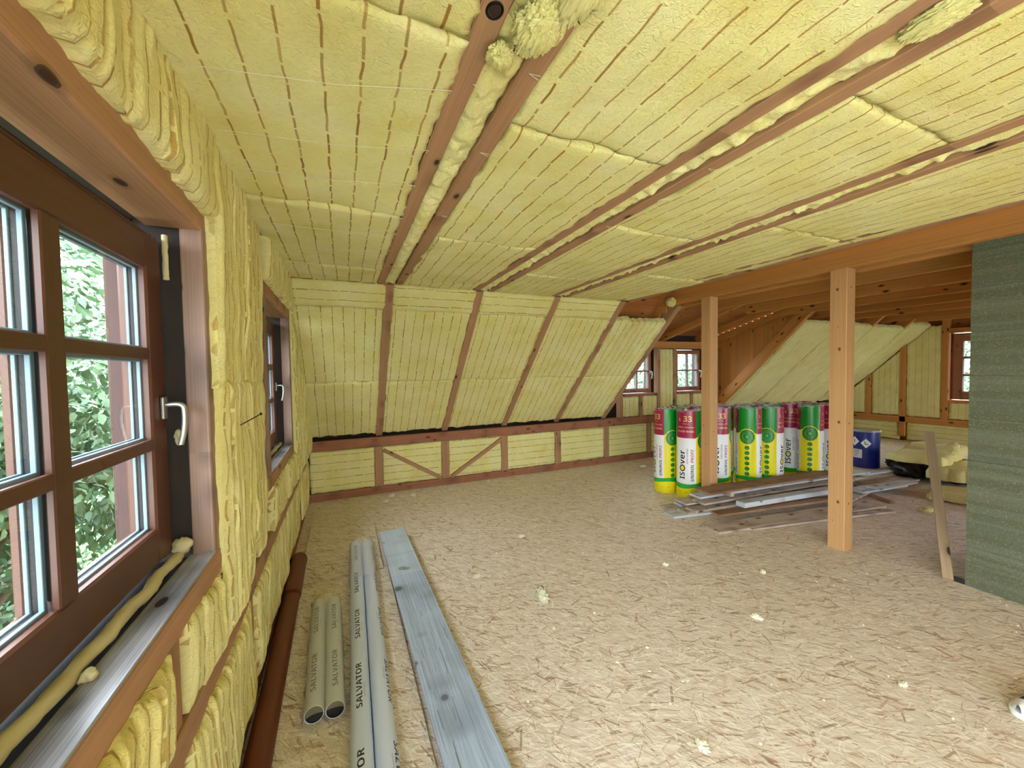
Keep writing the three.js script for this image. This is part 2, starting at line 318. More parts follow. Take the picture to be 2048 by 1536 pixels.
// ---------------------------------------------------------------- windows (local x along the wall, y up, +z into the room; z = 0 is the inner face)
function paneRect(x0, x1, y0, y1, z) { const g = new THREE.PlaneGeometry(x1 - x0, y1 - y0); g.translate((x0 + x1) / 2, (y0 + y1) / 2, z); return g; }
function frameRing(x0, x1, y0, y1, t, z0, z1, c = 0.006) {
  return merge([slab(x0, x0 + t, y0, y1, z0, z1, c, 1), slab(x1 - t, x1, y0, y1, z0, z1, c, 1), slab(x0 + t, x1 - t, y0, y0 + t, z0, z1, c, 0), slab(x0 + t, x1 - t, y1 - t, y1, z0, z1, c, 0)]);
}
function casement(n, label, W, H, cols, rows, { fr = 0.02, st = 0.105, mv = 0.06, mh = 0.035, handle = 1, mat = M.sash } = {}) {
  const g = new THREE.Group(); g.name = 'window_' + n; scene.add(g); g.userData = { kind: 'structure', label };
  part(g, frameRing(0, W, 0, H, fr + 0.03, -0.085, -0.012), mat, 'window_frame');
  const a = fr, b = W - fr, c = fr, d = H - fr;
  const sash = part(g, frameRing(a, b, c, d, st, -0.07, 0), mat, 'sash');
  const gx0 = a + st, gx1 = b - st, gy0 = c + st, gy1 = d - st, cw = (gx1 - gx0 - mv * (cols - 1)) / cols, rh = (gy1 - gy0 - mh * (rows - 1)) / rows;
  for (const z of [[-0.016, 0], [-0.07, -0.054]]) {
    for (let i = 1; i < cols; i++) { const x = gx0 + i * (cw + mv) - mv; part(sash, slab(x, x + mv, gy0, gy1, z[0], z[1], 0.005, 1), mat, 'muntin'); }
    for (let j = 1; j < rows; j++) { const y = gy0 + j * (rh + mh) - mh; part(sash, slab(gx0, gx1, y, y + mh, z[0] + 0.001, z[1] - 0.001, 0.005, 0), mat, 'muntin'); }
  }
  for (let i = 0; i < cols; i++) for (let j = 0; j < rows; j++) {
    const x0 = gx0 + i * (cw + mv), y0 = gy0 + j * (rh + mh);
    for (const [a0, a1, mm] of [[-0.05, -0.043, M.spacer], [-0.042, -0.032, M.black], [-0.031, -0.022, M.spacer]]) part(sash, frameRing(x0 - 0.004, x0 + cw + 0.004, y0 - 0.004, y0 + rh + 0.004, mm === M.black ? 0.007 : 0.011, a0, a1, 0.001), mm, 'spacer_bar');
    part(sash, paneRect(x0 - 0.004, x0 + cw + 0.004, y0 - 0.004, y0 + rh + 0.004, -0.02), M.glass, 'pane');
  }
  if (handle) {
    const hx = handle > 0 ? b - st * 0.35 : a + st * 0.35, hy = H * 0.47;
    const h = part(g, new RoundedBoxGeometry(0.03, 0.075, 0.012, 2, 0.005).translate(hx, hy, 0.006), M.steel, 'handle');
    const pts = [V(hx, hy + 0.01, 0.01), V(hx, hy + 0.01, 0.045), V(hx, hy + 0.004, 0.056), V(hx, hy - 0.03, 0.060), V(hx, hy - 0.08, 0.056), V(hx, hy - 0.125, 0.046)];
    part(h, new THREE.TubeGeometry(new THREE.CatmullRomCurve3(pts), 30, 0.0085, 10).applyMatrix4(new THREE.Matrix4()), M.steel, 'lever');
  }
  return g;
}
// window on the left gable: local +x goes away from the viewer (-z), so turn by +90 degrees
const w1 = casement(1, 'large brown six-light casement over the weathered sill', 1.10, 1.07, 2, 3); w1.rotation.y = Math.PI / 2; w1.position.set(-0.55, 1.045, -0.58);
const w2 = casement(2, 'second six-light casement farther along the gable wall', 1.10, 1.07, 2, 3); w2.rotation.y = Math.PI / 2; w2.position.set(-0.55, 1.045, -2.91);
const d1 = casement(3, 'small four-light dormer window beside the sloping rafter', 0.68, 0.80, 2, 2, { st: 0.055, mv: 0.016, mh: 0.016, mat: M.brownDark }); d1.position.set(4.67, 1.215, -5.64);
const d2 = casement(4, 'small four-light dormer window behind the far post', 0.68, 0.80, 2, 2, { st: 0.055, mv: 0.016, mh: 0.016, mat: M.brownDark }); d2.position.set(5.95, 1.215, -5.64);
const wr = casement(5, 'six-light casement in the opposite gable beside the chimney', 1.08, 1.32, 2, 3, { st: 0.14, mv: 0.05, mat: M.brownDark }); wr.rotation.y = -Math.PI / 2; wr.position.set(XR + 0.05, 0.945, -3.59);
WL.forEach((h, i) => { const w = casement(8 + i, 'tall window added to the unseen gable part to let in daylight', h[1] - h[0], h[3] - h[2], 2, 1, { handle: 0 }); w.rotation.y = Math.PI / 2; w.position.set(-0.6, h[2], h[1]); });
NEAR.forEach((h, i) => { const w = casement(6 + i, 'tall window added to the unseen near wall to let in daylight', h[1] - h[0], h[3] - h[2], 2, 1, { handle: 0 }); w.rotation.y = Math.PI; w.position.set(h[1], h[2], ZN); });

// linings of the two gable windows: post, lintel, sill
function lining(n, dz, near) {
  const zf = -1.69 + dz, zn = -0.57 + dz;
  struct(mslab(M.reveal, -0.505, -0.44, 0.93, 2.24, zf - 0.075, zf, 0.004), 'trim_' + n, 'weathered upright at the far side of the ' + near);
  struct(mslab(M.wetShadeWood, -0.70, -0.506, 0.95, 2.24, zf - 0.075, zf - 0.018, 0.002), 'trim_' + (n + 1), 'dark damp upright behind the frame of the ' + near);
  struct(mslab(M.reveal, -0.70, -0.44, 0.93, 2.24, zn, zn + 0.075, 0.004), 'trim_' + (n + 2), 'upright at the near side of the ' + near);
  struct(mslab(M.brown, -0.60, -0.44, 2.16, 2.245, zf, zn, 0.006), 'trim_' + (n + 3), 'red-brown lintel above the ' + near);
  struct(mslab(M.wetShadeWood, -0.70, -0.60, 2.175, 2.245, zf, zn, 0.003), 'trim_' + (n + 4), 'dark strip painted for the shadow gap above the frame of the ' + near);  // dark colour stands in for the shadow gap between frame and lintel
  struct(mslab(M.brown, -0.475, -0.437, 0.925, 1.012, zf - 0.075, zn + 0.1, 0.005), 'trim_' + (n + 5), 'brown rail below the sill of the ' + near);
  struct(mslab(M.sill, -0.515, -0.437, 1.0125, 1.021, zf, zn, 0.003), 'trim_' + (n + 6), 'grey weathered sill board with a silver edge under the ' + near);
  struct(mslab(M.black, -0.70, -0.515, 0.99, 1.012, zf, zn, 0.002), 'trim_' + (n + 7), 'black membrane strip behind the sill of the ' + near);
}
lining(1, 0, 'large window'); lining(9, -2.33, 'second window');

// foam beads along the frames
function bead(pts, r0, seed, mat = M.foam) {
  const c = new THREE.CatmullRomCurve3(pts), n = Math.max(20, Math.round(c.getLength() / 0.012)), g = new THREE.TubeGeometry(c, n, r0, 9), p = g.attributes.position, m = V(0, 0, 0), cen = [];
  for (let i = 0; i <= n; i++) cen.push(c.getPointAt(i / n));
  for (let i = 0; i < p.count; i++) { const q = cen[Math.floor(i / 10)], j = i % 10 % 9; m.fromBufferAttribute(p, i).sub(q).multiplyScalar(1 + 0.38 * fbm(Math.floor(i / 10) * 0.32, j * 0.9, seed, 2)); p.setXYZ(i, q.x + m.x, q.y + m.y, q.z + m.z); }
  const gg = mergeVertices(g.deleteAttribute('uv'), 1e-4); gg.computeVertexNormals(); return new THREE.Mesh(gg, mat);
}
function lump(r0, seed, sx = 1, sy = 1, sz = 1, mat = M.foam, f = 3, k = 0.45, det = 3) {
  const g = mergeVertices(new THREE.IcosahedronGeometry(r0, det).deleteAttribute('uv').deleteAttribute('normal'), 1e-5), p = g.attributes.position, v = V(0, 0, 0), uv = [];
  for (let i = 0; i < p.count; i++) { v.fromBufferAttribute(p, i).normalize(); const s = r0 * (1 + k * fbm(v.x * f + v.z * 1.7, v.y * f + v.z * 2.3, seed, 3)); p.setXYZ(i, v.x * s * sx, v.y * s * sy, v.z * s * sz); uv.push(v.x * r0 * 2, v.y * r0 * 2 + v.z * r0); }
  g.setAttribute('uv', new THREE.Float32BufferAttribute(uv, 2)); g.computeVertexNormals(); return new THREE.Mesh(g, mat);
}
const zz = (a, b, n, f) => Array.from({ length: n + 1 }, (_, i) => f(a + (b - a) * i / n, i));
add(bead(zz(-1.66, -0.60, 16, (z, i) => V(-0.535 + 0.004 * Math.sin(i * 2.1), 1.036 + 0.003 * Math.sin(i * 1.3), z)), 0.017, 5), 'foam_bead', 'pale yellow foam bead along the bottom of the large window frame', 'foam');
add(bead(zz(1.98, 2.13, 5, (y) => V(-0.542, y, -1.683)), 0.008, 6), 'foam_bead', 'thin foam dribble at the upper corner of the large window frame', 'foam');
add(lump(0.028, 7, 1, 1, 0.7).translateX(-0.528).translateY(1.062).translateZ(-1.672), 'foam_blob', 'foam blob in the lower corner of the large window', 'foam');
add(lump(0.026, 8, 0.5, 1.1, 0.7).translateX(-0.53).translateY(1.44).translateZ(-1.694), 'foam_blob', 'foam blob behind the handle of the large window', 'foam');
add(bead(zz(-3.99, -2.95, 14, (z, i) => V(-0.535 + 0.004 * Math.sin(i * 1.7), 1.034, z)), 0.014, 9), 'foam_bead', 'foam bead along the bottom of the second window frame', 'foam');
add(lump(0.014, 10).translateX(-0.505).translateY(1.027).translateZ(-1.08), 'foam_crumb', 'small foam crumb on the black strip behind the sill', 'foam');

// ---------------------------------------------------------------- far knee wall, slope and rafters
const RX = [0.43, 1.345, 2.29, 3.235, 4.185, 7.06, 8.1, 9.22, 10.4];
const ord = ['first', 'second', 'third', 'fourth', 'fifth', 'sixth', 'seventh', 'eighth', 'ninth'];
struct(timber(V(-0.46, 0.716, -5.615), V(XR, 0.716, -5.615), 0.13, 0.132, M.brownDark), 'beam', 'long brown plate running along the top of the knee wall').userData.category = 'beam';
add(timber(V(-0.46, 0.05, -5.605), V(XR, 0.05, -5.605), 0.12, 0.10, M.brownDark), 'sole_plate', 'brown sole plate on the floor along the knee wall', 'beam');
const SX = [0.416, 1.344, 2.285, 3.248, 4.235, 5.207, 6.15, 7.06, 8.1, 9.2, 10.3];
SX.forEach((x, i) => add(timber(V(x, 0.1, -5.613), V(x, 0.65, -5.613), 0.105, 0.12, M.brown, Z), 'knee_stud', ['first', 'second', 'third', 'fourth', 'fifth', 'sixth', 'seventh', 'eighth', 'ninth', 'tenth', 'eleventh'][i] + ' short stud of the knee wall counted from the window gable', 'stud', 'knee wall studs'));
add(timber(V(0.48, 0.60, -5.542), V(1.27, 0.115, -5.542), 0.05, 0.055, M.brown, Z), 'knee_brace', 'thin brace sloping down from first to second knee wall stud', 'brace');
add(timber(V(2.22, 0.60, -5.542), V(1.42, 0.115, -5.542), 0.05, 0.055, M.brown, Z), 'knee_brace', 'thin brace sloping down from third to second knee wall stud', 'brace');
const onS = (x, s, off) => V(x, 0.80 + s * S2, -5.58 + s * S2).addScaledVector(slopeIn, off);
RX.forEach((x, i) => add(timber(onS(x, 0.0, -0.082), onS(x, i < 5 ? 2.4 : 2.52, -0.082), 0.085, 0.17, i < 5 ? M.brown : M.tie, slopeIn), 'rafter',
  i < 5 ? ord[i] + ' sloping rafter from the window gable' : ['wide bare rafter at the far side of the dormer', 'first rafter beyond the dormer, half buried in insulation', 'second rafter beyond the dormer, half buried in insulation', 'third rafter beyond the dormer, near the opposite gable'][i - 5], 'rafter', 'rafters of the far slope'));
const bayN = ['between the window gable and the first rafter', 'between the first and second rafters', 'between the second and third rafters', 'between the third and fourth rafters', 'between the fourth and fifth rafters'];
const bx = [-0.43, ...RX];
for (let k = 0; k < 5; k++) {
  const a = k ? bx[k] + 0.035 : bx[0], b = bx[k + 1] - 0.035, W = b - a;
  add(onSlope(a, 0.04, { W, v0: 0, v1: 1.02, amp: 0.012, rag: 0.026 }), 'insulation_batt', 'lower insulation batt on the slope ' + bayN[k], 'insulation', 'batts on the far slope');
  add(onSlope(a, 1.05, { W, v0: 0, v1: 1.06, amp: 0.012, rag: 0.026 }), 'insulation_batt', 'upper insulation batt on the slope ' + bayN[k], 'insulation', 'batts on the far slope');
  if (k < 4) add(onSlope(a, 2.10, { W: W + (k === 3 ? 0 : 0.02), v0: 0, v1: 0.30, turn: true, thick: 0.028, rag: 0.012 }), 'insulation_strip', 'narrow insulation strip at the fold ' + bayN[k], 'insulation', 'strips at the fold');
}
const bay2 = ['next to the dormer', 'second from the dormer', 'third from the dormer', 'against the opposite gable'], rx2 = [7.06, 8.1, 9.22, 10.4, 11.28];
for (let k = 0; k < 4; k++) add(onSlope(rx2[k] + (k ? 0.02 : 0.045), 0.04, { W: rx2[k + 1] - rx2[k] - (k ? 0.04 : 0.06), v0: 0, v1: k === 3 ? 2.35 : 2.22, thick: 0.05, pil: 0.03, amp: 0.012, rag: 0.014, mat: M.woolFaint, ru: 0.03, rv: 0.03 }), 'insulation_batt', 'long insulation batt on the slope beyond the dormer, ' + bay2[k], 'insulation', 'batts beyond the dormer');
// knee wall panels
const kn = [-0.43, ...SX];
for (let k = 0; k < 8; k++) {
  const a = kn[k] + (k ? 0.05 : 0), b = kn[k + 1] - 0.05, below = k < 6;
  add(onFar(a, 0.10, { W: b - a, v0: 0, v1: 0.548, turn: true, rag: 0.012, amp: 0.008, pil: 0.01 }), 'insulation_slab', (k ? `insulation panel in the knee wall after the ${ord[k - 1]} stud` : 'insulation panel in the knee wall against the window gable'), 'insulation', 'knee wall panels');
}

// ---------------------------------------------------------------- dormer
struct(mslab(M.tie, 4.2, 7.1, 2.04, 2.17, -5.68, -5.52, 0.004), 'trim_17', 'header above the dormer windows');
for (const [x, l] of [[4.56, 'dormer stud before the first small window'], [5.45, 'dormer stud after the first small window'], [5.86, 'dormer stud before the second small window'], [6.72, 'dormer stud after the second small window'], [7.02, 'dormer stud in the far corner']])
  add(timber(V(x, 0.783, -5.60), V(x, 2.038, -5.60), 0.075, 0.10, M.brown, Z), 'dormer_stud', l, 'stud', 'dormer studs');
for (const [x0, x1, l] of [[4.62, 5.4, 'first'], [5.9, 6.68, 'second']]) struct(mslab(M.brownDark, x0, x1, 1.165, 1.205, -5.72, -5.53, 0.004), 'trim_' + (l === 'first' ? 18 : 19), 'dark sill of the ' + l + ' dormer window');
for (const [x, y0, y1, l] of [[5.02, 0.783, 1.16, 'first'], [6.3, 0.783, 1.16, 'second']]) add(timber(V(x, y0, -5.60), V(x, y1, -5.60), 0.07, 0.10, M.brown, Z), 'cripple_stud', 'short stud below the ' + l + ' dormer window', 'stud', 'cripple studs');
for (const [a, b, y0, y1, l] of [[4.62, 4.98, 0.79, 1.16, 'insulation piece under the first dormer window, fifth rafter side'], [5.06, 5.41, 0.79, 1.16, 'insulation piece under the first dormer window, second window side'], [5.49, 5.82, 0.79, 2.03, 'tall insulation panel between the two dormer windows'], [5.90, 6.26, 0.79, 1.16, 'insulation piece under the second dormer window, first window side'], [6.34, 6.68, 0.79, 1.16, 'insulation piece under the second dormer window, cheek side'], [6.76, 6.98, 0.79, 2.03, 'narrow insulation panel after the second dormer window']])
  add(onFar(a, y0, { W: b - a, v0: 0, v1: y1 - y0, amp: 0.008, rag: 0.01 }), 'insulation_slab', l, 'insulation', 'dormer panels');
{ // dormer roof boards and small rafters, and the boarded cheek
  const y0 = 2.17, z0 = -5.86, y1 = 2.74, z1 = -3.70, dir = V(0, y1 - y0, z1 - z0).normalize(), up = V(0, dir.z, -dir.y), L = Math.hypot(y1 - y0, z1 - z0);
  const g = grp(); struct(g, 'ceiling_dormer', 'boarded underside of the dormer roof');
  for (let s = 0; s < L + 0.25; s += 0.15) { const c = V(0, y0 + 0.13, z0).addScaledVector(dir, s + 0.07); const m = timber(V(4.24, c.y, c.z), V(7.005, c.y, c.z), 0.147, 0.03, M.deck, up); m.name = 'plank'; g.add(m); }
  { const c0 = V(0, y0 + 0.175, z0), c1 = c0.clone().addScaledVector(dir, L + 0.3), m = timber(V(5.65, c0.y, c0.z), V(5.65, c1.y, c1.z), 3.3, 0.05, M.deck, up, 0); m.name = 'subdeck'; g.add(m); }
  for (const [x, l] of [[4.62, 'small dormer roof rafter beside the fifth sloping rafter'], [5.6, 'small dormer roof rafter between the two dormer windows'], [6.55, 'small dormer roof rafter seen beyond the far post'], [7.02, 'small dormer roof rafter along the boarded cheek']])
    add(timber(V(x, y0 + 0.05, z0 + 0.2), V(x, y0 + 0.05, z0 + 0.2).addScaledVector(dir, L - 0.3), 0.07, 0.11, M.tie, up), 'dormer_rafter', l, 'rafter', 'dormer rafters');
  const cg = grp(7.112, 0, 0); struct(cg, 'wall_dormer', 'orange boarded cheek wall of the dormer');
  for (let z = -5.72; z < -3.75; z += 0.121) { const yb = 0.82 + (z + 5.58) + 0.17, yt = y0 + 0.12 + (z - z0) / (z1 - z0) * (y1 - y0); part(cg, slab(0, 0.02, Math.max(0.79, yb), Math.max(yb + 0.05, yt), z, z + 0.119, 0.003, 1), M.tie, 'plank'); }
  const cl = grp(4.105, 0, 0); struct(cl, 'wall_dormer', 'boarded cheek wall hidden behind the fifth rafter');
  for (let z = -5.72; z < -3.75; z += 0.121) { const yb = 0.82 + (z + 5.58) + 0.17, yt = y0 + 0.12 + (z - z0) / (z1 - z0) * (y1 - y0); part(cl, slab(-0.02, 0, Math.max(0.79, yb), Math.max(yb + 0.05, yt), z, z + 0.119, 0.003, 1), M.tie, 'plank'); }
}

// ---------------------------------------------------------------- ceiling: paired collar beams and batts
const pair = [0.43, 1.38, 2.31, 3.25];
pair.forEach((c, i) => {
  for (const s of [-1, 1]) add(timber(V(c + 0.007 + s * 0.085, 2.605, -4.05), V(c + 0.007 + s * 0.085, 2.605, ZN - 0.01), 0.068, 0.2, M.brown), 'collar_beam',
    `brown beam of the ${ord[i]} ceiling pair, on the side ${s < 0 ? 'towards the window gable' : 'away from the window gable'}`, 'beam', 'paired ceiling beams');
  if (i < 3) add(onCeiling(c + 0.007 - 0.049, -3.9, { W: 0.098, v0: 0, v1: ZN + 3.88, ru: 0.01, rv: 0.014, amp: 0.012, rough: 0.024, thick: 0.008, rag: 0.008, deep: 0.05, mat: M.woolPlain }), 'insulation_strip', `rough torn wool strip between the beams of the ${ord[i]} ceiling pair`, 'insulation', 'strips between the beams');
});
const cb = [[-0.475, 0.316, 'between the window gable and the first beam pair', [-3.9, -3.38, -2.2, -0.98, 0.2, 1.4, ZN]], [0.558, 1.266, 'between the first and second beam pairs', [-3.9, -3.65, -2.45, -1.25, -0.05, 1.15, ZN]], [1.508, 2.196, 'between the second and third beam pairs', [-3.9, -3.1, -1.9, -0.72, 0.5, 1.7, ZN]], [2.438, 3.30, 'between the third beam pair and the open bay', [-3.9, -2.75, -1.55, -0.4, 0.8, 2.0, ZN]]];
const rowN = ['at the fold', 'second from the fold', 'third from the fold', 'fourth from the fold', 'fifth from the fold', 'last from the fold'];
for (const [a, b, l, zs] of cb) for (let k = 0; k < zs.length - 1; k++)
  add(onCeiling(a, zs[k] + 0.004, { W: b - a, v0: 0, v1: zs[k + 1] - zs[k] - 0.006, amp: 0.010, pil: 0.010, thick: 0.024, rag: 0.016, flat: 0.85, ...(k > 3 ? { ru: 0.05, rv: 0.05 } : {}) }), 'insulation_batt', 'ceiling insulation batt ' + l + ', ' + rowN[k], 'insulation', 'ceiling batts');

// the open bays: heavy beam over the posts and bare joists
add(timber(V(4.09, 2.613, -4.15), V(4.09, 2.613, ZN - 0.01), 0.10, 0.216, M.tie), 'main_beam', 'heavy orange-brown beam carried by the two posts', 'beam');
[4.32, 4.98, 5.88, 6.7, 7.64, 8.61, 9.84, 10.6].forEach((x, i) => add(timber(V(x + 0.03, 2.605, -4.15), V(x + 0.03, 2.605, ZN - 0.01), 0.06, 0.2, M.tie), 'joist', (['first', 'second', 'third', 'fourth', 'fifth', 'sixth', 'seventh', 'eighth'][i]) + ' bare joist beyond the heavy beam on posts', 'joist', 'bare joists'));
const postTex = (seed, spots) => { // knots where the photo has them: [face 0..3, across 0..1, height m, size]
  const c = woodCanvas(seed, [206, 158, 106], { knots: 0, streak: 0.1, w: 256, h: 1024 }), g = c.getContext('2d');
  for (const [f, u, y, s] of spots) { const x = (f + u) * 64, yy = 1024 * (1 - y / 2.52); for (let k = 4; k >= 0; k--) { g.fillStyle = k > 1 ? 'rgba(150,90,40,.25)' : 'rgba(66,34,16,.9)'; g.beginPath(); g.ellipse(x, yy, s * 3.2 * (0.4 + k * 0.28), s * 4 * (0.4 + k * 0.28), 0, 0, 7); g.fill(); } }
  const t = new THREE.CanvasTexture(c); t.colorSpace = THREE.SRGBColorSpace; t.magFilter = THREE.LinearFilter; t.wrapS = THREE.RepeatWrapping;
  return new THREE.MeshStandardMaterial({ map: t, roughness: 0.6 });
};
function post(x, z, label, mat) {
  const g = bar(2.505, 0.13, 0.13, 0.004, 3), p = g.attributes.position, n = g.attributes.normal, uv = g.attributes.uv;
  g.rotateX(-Math.PI / 2);
  for (let i = 0; i < p.count; i++) { const ax = n.getX(i), az = n.getZ(i), t = Math.abs(ax) > Math.abs(az) ? (ax < 0 ? (p.getZ(i) / 0.13 + 0.5) : 2.5 - p.getZ(i) / 0.13) : (az > 0 ? 1.5 + p.getX(i) / 0.13 : 3.5 - p.getX(i) / 0.13); uv.setXY(i, t / 4, p.getY(i) / 2.52); }
  const m = new THREE.Mesh(g, mat); m.position.set(x, 0.0, z); add(m, 'post', label, 'post', null);
  return m;
}
post(4.105, -1.993, 'square pine post with dark knots, the nearer of the two', postTex(51, [[0, 0.45, 2.33, 1.3], [1, 0.5, 2.34, 1], [0, 0.6, 1.80, 1.5], [0, 0.62, 1.15, 1.4], [1, 0.45, 1.14, 1], [0, 0.62, 0.43, 1.5], [1, 0.5, 0.42, 1.1], [0, 0.5, 2.0, 0.5], [0, 0.3, 0.25, 0.5]]));
post(4.105, -3.36, 'square pine post standing among the insulation rolls', postTex(52, [[0, 0.3, 0.95, 0.8], [0, 0.5, 0.72, 0.8], [1, 0.5, 0.88, 0.8], [0, 0.6, 1.6, 0.6]]));

// ---------------------------------------------------------------- left gable: rail, studs and batts
add(timber(V(-0.485, 0.605, 0.32), V(-0.485, 0.605, -5.55), 0.09, 0.095, M.brown), 'gable_rail', 'brown rail along the window gable below the sills', 'beam');
add(timber(V(-0.50, 0.05, 0.32), V(-0.50, 0.05, -5.55), 0.10, 0.1, M.brownDark), 'sole_plate', 'sole plate on the floor along the window gable', 'beam');
for (const [z, y0, y1, l] of [[-1.33, 0.1, 0.555, 'lower stud of the gable below the middle of the large window'], [-1.33, 0.655, 0.922, 'short stud of the gable between rail and large window'], [-2.24, 0.1, 0.555, 'lower stud of the gable between the two windows'], [-2.24, 0.655, 2.48, 'tall stud of the gable between the two windows'], [-3.5, 0.1, 0.555, 'lower stud of the gable under the second window'], [-3.5, 0.655, 0.922, 'short stud of the gable between rail and second window'], [-4.6, 0.1, 0.555, 'lower stud of the gable by the knee wall'], [-4.13, 0.655, 2.48, 'tall stud of the gable beyond the second window'], [-0.3, 0.1, 0.555, 'lower stud of the gable near the viewer'], [-0.35, 0.655, 2.48, 'tall stud of the gable near the viewer']])
  add(timber(V(-0.492, y0, z), V(-0.492, y1, z), 0.09, 0.085, M.brown, X), 'gable_stud', l, 'stud', 'gable studs');
const slopeTop = (z0) => (u) => { const z = z0 - u; return z < -3.86 ? 2.53 + (z + 3.86) : 2.53; };
const GC = { ru: 0.008, rv: 0.02, flat: 0.72, crease: 0.034, pil: 0.022, amp: 0.012, thick: 0.055, rag: 0.014, mat: M.woolGable, deep: 0.1 };
const below = (z0, W, l, o = {}) => add(onLeft(z0, 0.10, { W, v0: 0, v1: 0.46, ...GC, thick: 0.028, crease: 0.022, ...o }), 'insulation_slab', l, 'insulation', 'gable panels below the rail');
below(0.3, 0.55, 'gable panel below the rail, near the viewer'); below(-0.35, 0.92, 'gable panel below the rail under the large window');
below(-1.395, 0.79, 'gable panel below the rail beside the brown pipe'); below(-2.29, 1.16, 'gable panel below the rail between the windows', { thick: 0.02 }); below(-3.55, 1.0, 'gable panel below the rail under the second window', { thick: 0.02 }); below(-4.65, 0.9, 'gable panel below the rail in the knee wall corner');
const mid = (z0, W, v1, l, o = {}) => add(onLeft(z0, 0.655, { W, v0: 0, v1, ...GC, thick: 0.04, ...o }), 'insulation_slab', l, 'insulation', 'gable panels under the sills');
mid(-0.36, 0.905, 0.275, 'gable panel under the sill of the large window, viewer side'); mid(-1.40, 0.305, 0.275, 'small gable panel under the sill of the large window, far side'); mid(-2.86, 0.59, 0.275, 'gable panel under the sill of the second window, viewer side'); mid(-3.55, 0.53, 0.275, 'gable panel under the sill of the second window, knee wall side');
const tall = (z0, W, y0, v1, l, o = {}) => add(onLeft(z0, y0, { W, v0: 0, v1, ...GC, ...o }), 'insulation_batt', l, 'insulation', 'tall gable batts');
tall(-1.745, 0.47, 0.66, 0.97, 'lower creased gable batt just beyond the large window', { v1: 0.97 });
tall(-1.735, 0.53, 1.60, 0.935, 'upper creased gable batt just beyond the large window');
tall(-2.255, 0.44, 0.66, 0.97, 'lower creased gable batt just before the second window', { thick: 0.03, pil: 0.012, crease: 0.02, v0: (u) => 0.22 * step01(0.2, 0, u) });
tall(-2.245, 0.44, 1.60, 0.935, 'upper creased gable batt just before the second window', { thick: 0.03, pil: 0.012, crease: 0.02 });
tall(-4.09, 1.45, 0.66, slopeTop(-4.09), 'creased gable batt filling the corner beyond the second window', { v1: (u) => slopeTop(-4.09)(u) - 0.66 });
tall(-0.36, 0.42, 2.235, 0.30, 'insulation piece above the large window, viewer side', { thick: 0.05 }); tall(-0.775, 0.36, 2.235, 0.30, 'insulation piece above the large window, middle', { thick: 0.06 });
tall(-1.13, 0.30, 2.235, 0.30, 'insulation piece above the large window, third along', { thick: 0.055 }); tall(-1.425, 0.33, 2.225, 0.31, 'insulation piece above the large window, by its far upright', { thick: 0.065 });
tall(-2.82, 0.62, 2.245, 0.29, 'insulation piece above the second window, viewer side'); tall(-3.43, 0.68, 2.245, 0.29, 'insulation piece above the second window, knee wall side', { v1: (u) => slopeTop(-3.43)(u) - 2.245 });
tall(0.3, 0.62, 0.66, 1.84, 'creased gable batt before the large window');

// ---------------------------------------------------------------- right gable
add(timber(V(XR + 0.03, 0.47, -5.55), V(XR + 0.03, 0.47, ZN), 0.10, 0.125, M.tie), 'gable_rail', 'orange rail along the opposite gable beyond the chimney', 'beam');
for (const [z, y0, y1, l] of [[-4.9, 0.53, 1.45, 'short stud of the opposite gable by the slope'], [-4.3, 0.1, 2.3, 'tall stud in the middle of the opposite gable'], [-3.66, 0.53, 2.72, 'tall stud of the opposite gable beside its window'], [-2.44, 0.53, 2.72, 'stud of the opposite gable hidden behind the chimney']])
  add(timber(V(XR + 0.03, y0, z), V(XR + 0.03, y1, z), 0.10, 0.1, M.tie, X), 'gable_stud', l, 'stud', 'opposite gable studs');
const stR = (z0) => (u) => { const z = z0 + u; return z < -3.88 ? 2.45 + (z + 3.88) : 2.45; };
for (const [z0, W, l] of [[-5.5, 0.55, 'opposite gable batt in the low corner by the slope'], [-4.85, 0.5, 'opposite gable batt between its two studs'], [-4.25, 0.55, 'opposite gable batt beside the window']])
  add(onRight(z0, 0.54, { W, v0: 0, v1: (u) => Math.max(0.05, stR(z0)(u) - 0.54), mat: M.woolFaint, pil: 0.02, thick: 0.03 }), 'insulation_batt', l, 'insulation', 'opposite gable batts');
add(onRight(-3.6, 0.54, { W: 1.1, v0: 0, v1: 0.36, mat: M.woolFaint }), 'insulation_slab', 'opposite gable panel below its window', 'insulation', 'opposite gable panels');
add(onRight(-2.38, 0.54, { W: ZN + 2.3, v0: 0, v1: 2.1, mat: M.woolFaint, ru: 0.06, rv: 0.06 }), 'insulation_batt', 'opposite gable batt hidden behind the chimney', 'insulation', 'opposite gable batts');
for (const [z0, W, l] of [[-5.5, 1.13, 'opposite gable panel below the rail by the slope'], [-4.23, 2.0, 'opposite gable panel below the rail under the window'], [-2.2, ZN + 2.1, 'opposite gable panel below the rail behind the chimney']])
  add(onRight(z0, 0.02, { W, v0: 0, v1: 0.385, turn: true, ru: 0.04 }), 'insulation_slab', l, 'insulation', 'opposite gable low panels');
struct(mslab(M.tie, XR - 0.02, XR + 0.14, 2.28, 2.37, -3.61, -2.49, 0.003), 'trim_20', 'orange lintel above the opposite gable window');
struct(mslab(M.tie, XR - 0.02, XR + 0.14, 0.87, 0.93, -3.61, -2.49, 0.003), 'trim_21', 'orange sill under the opposite gable window');

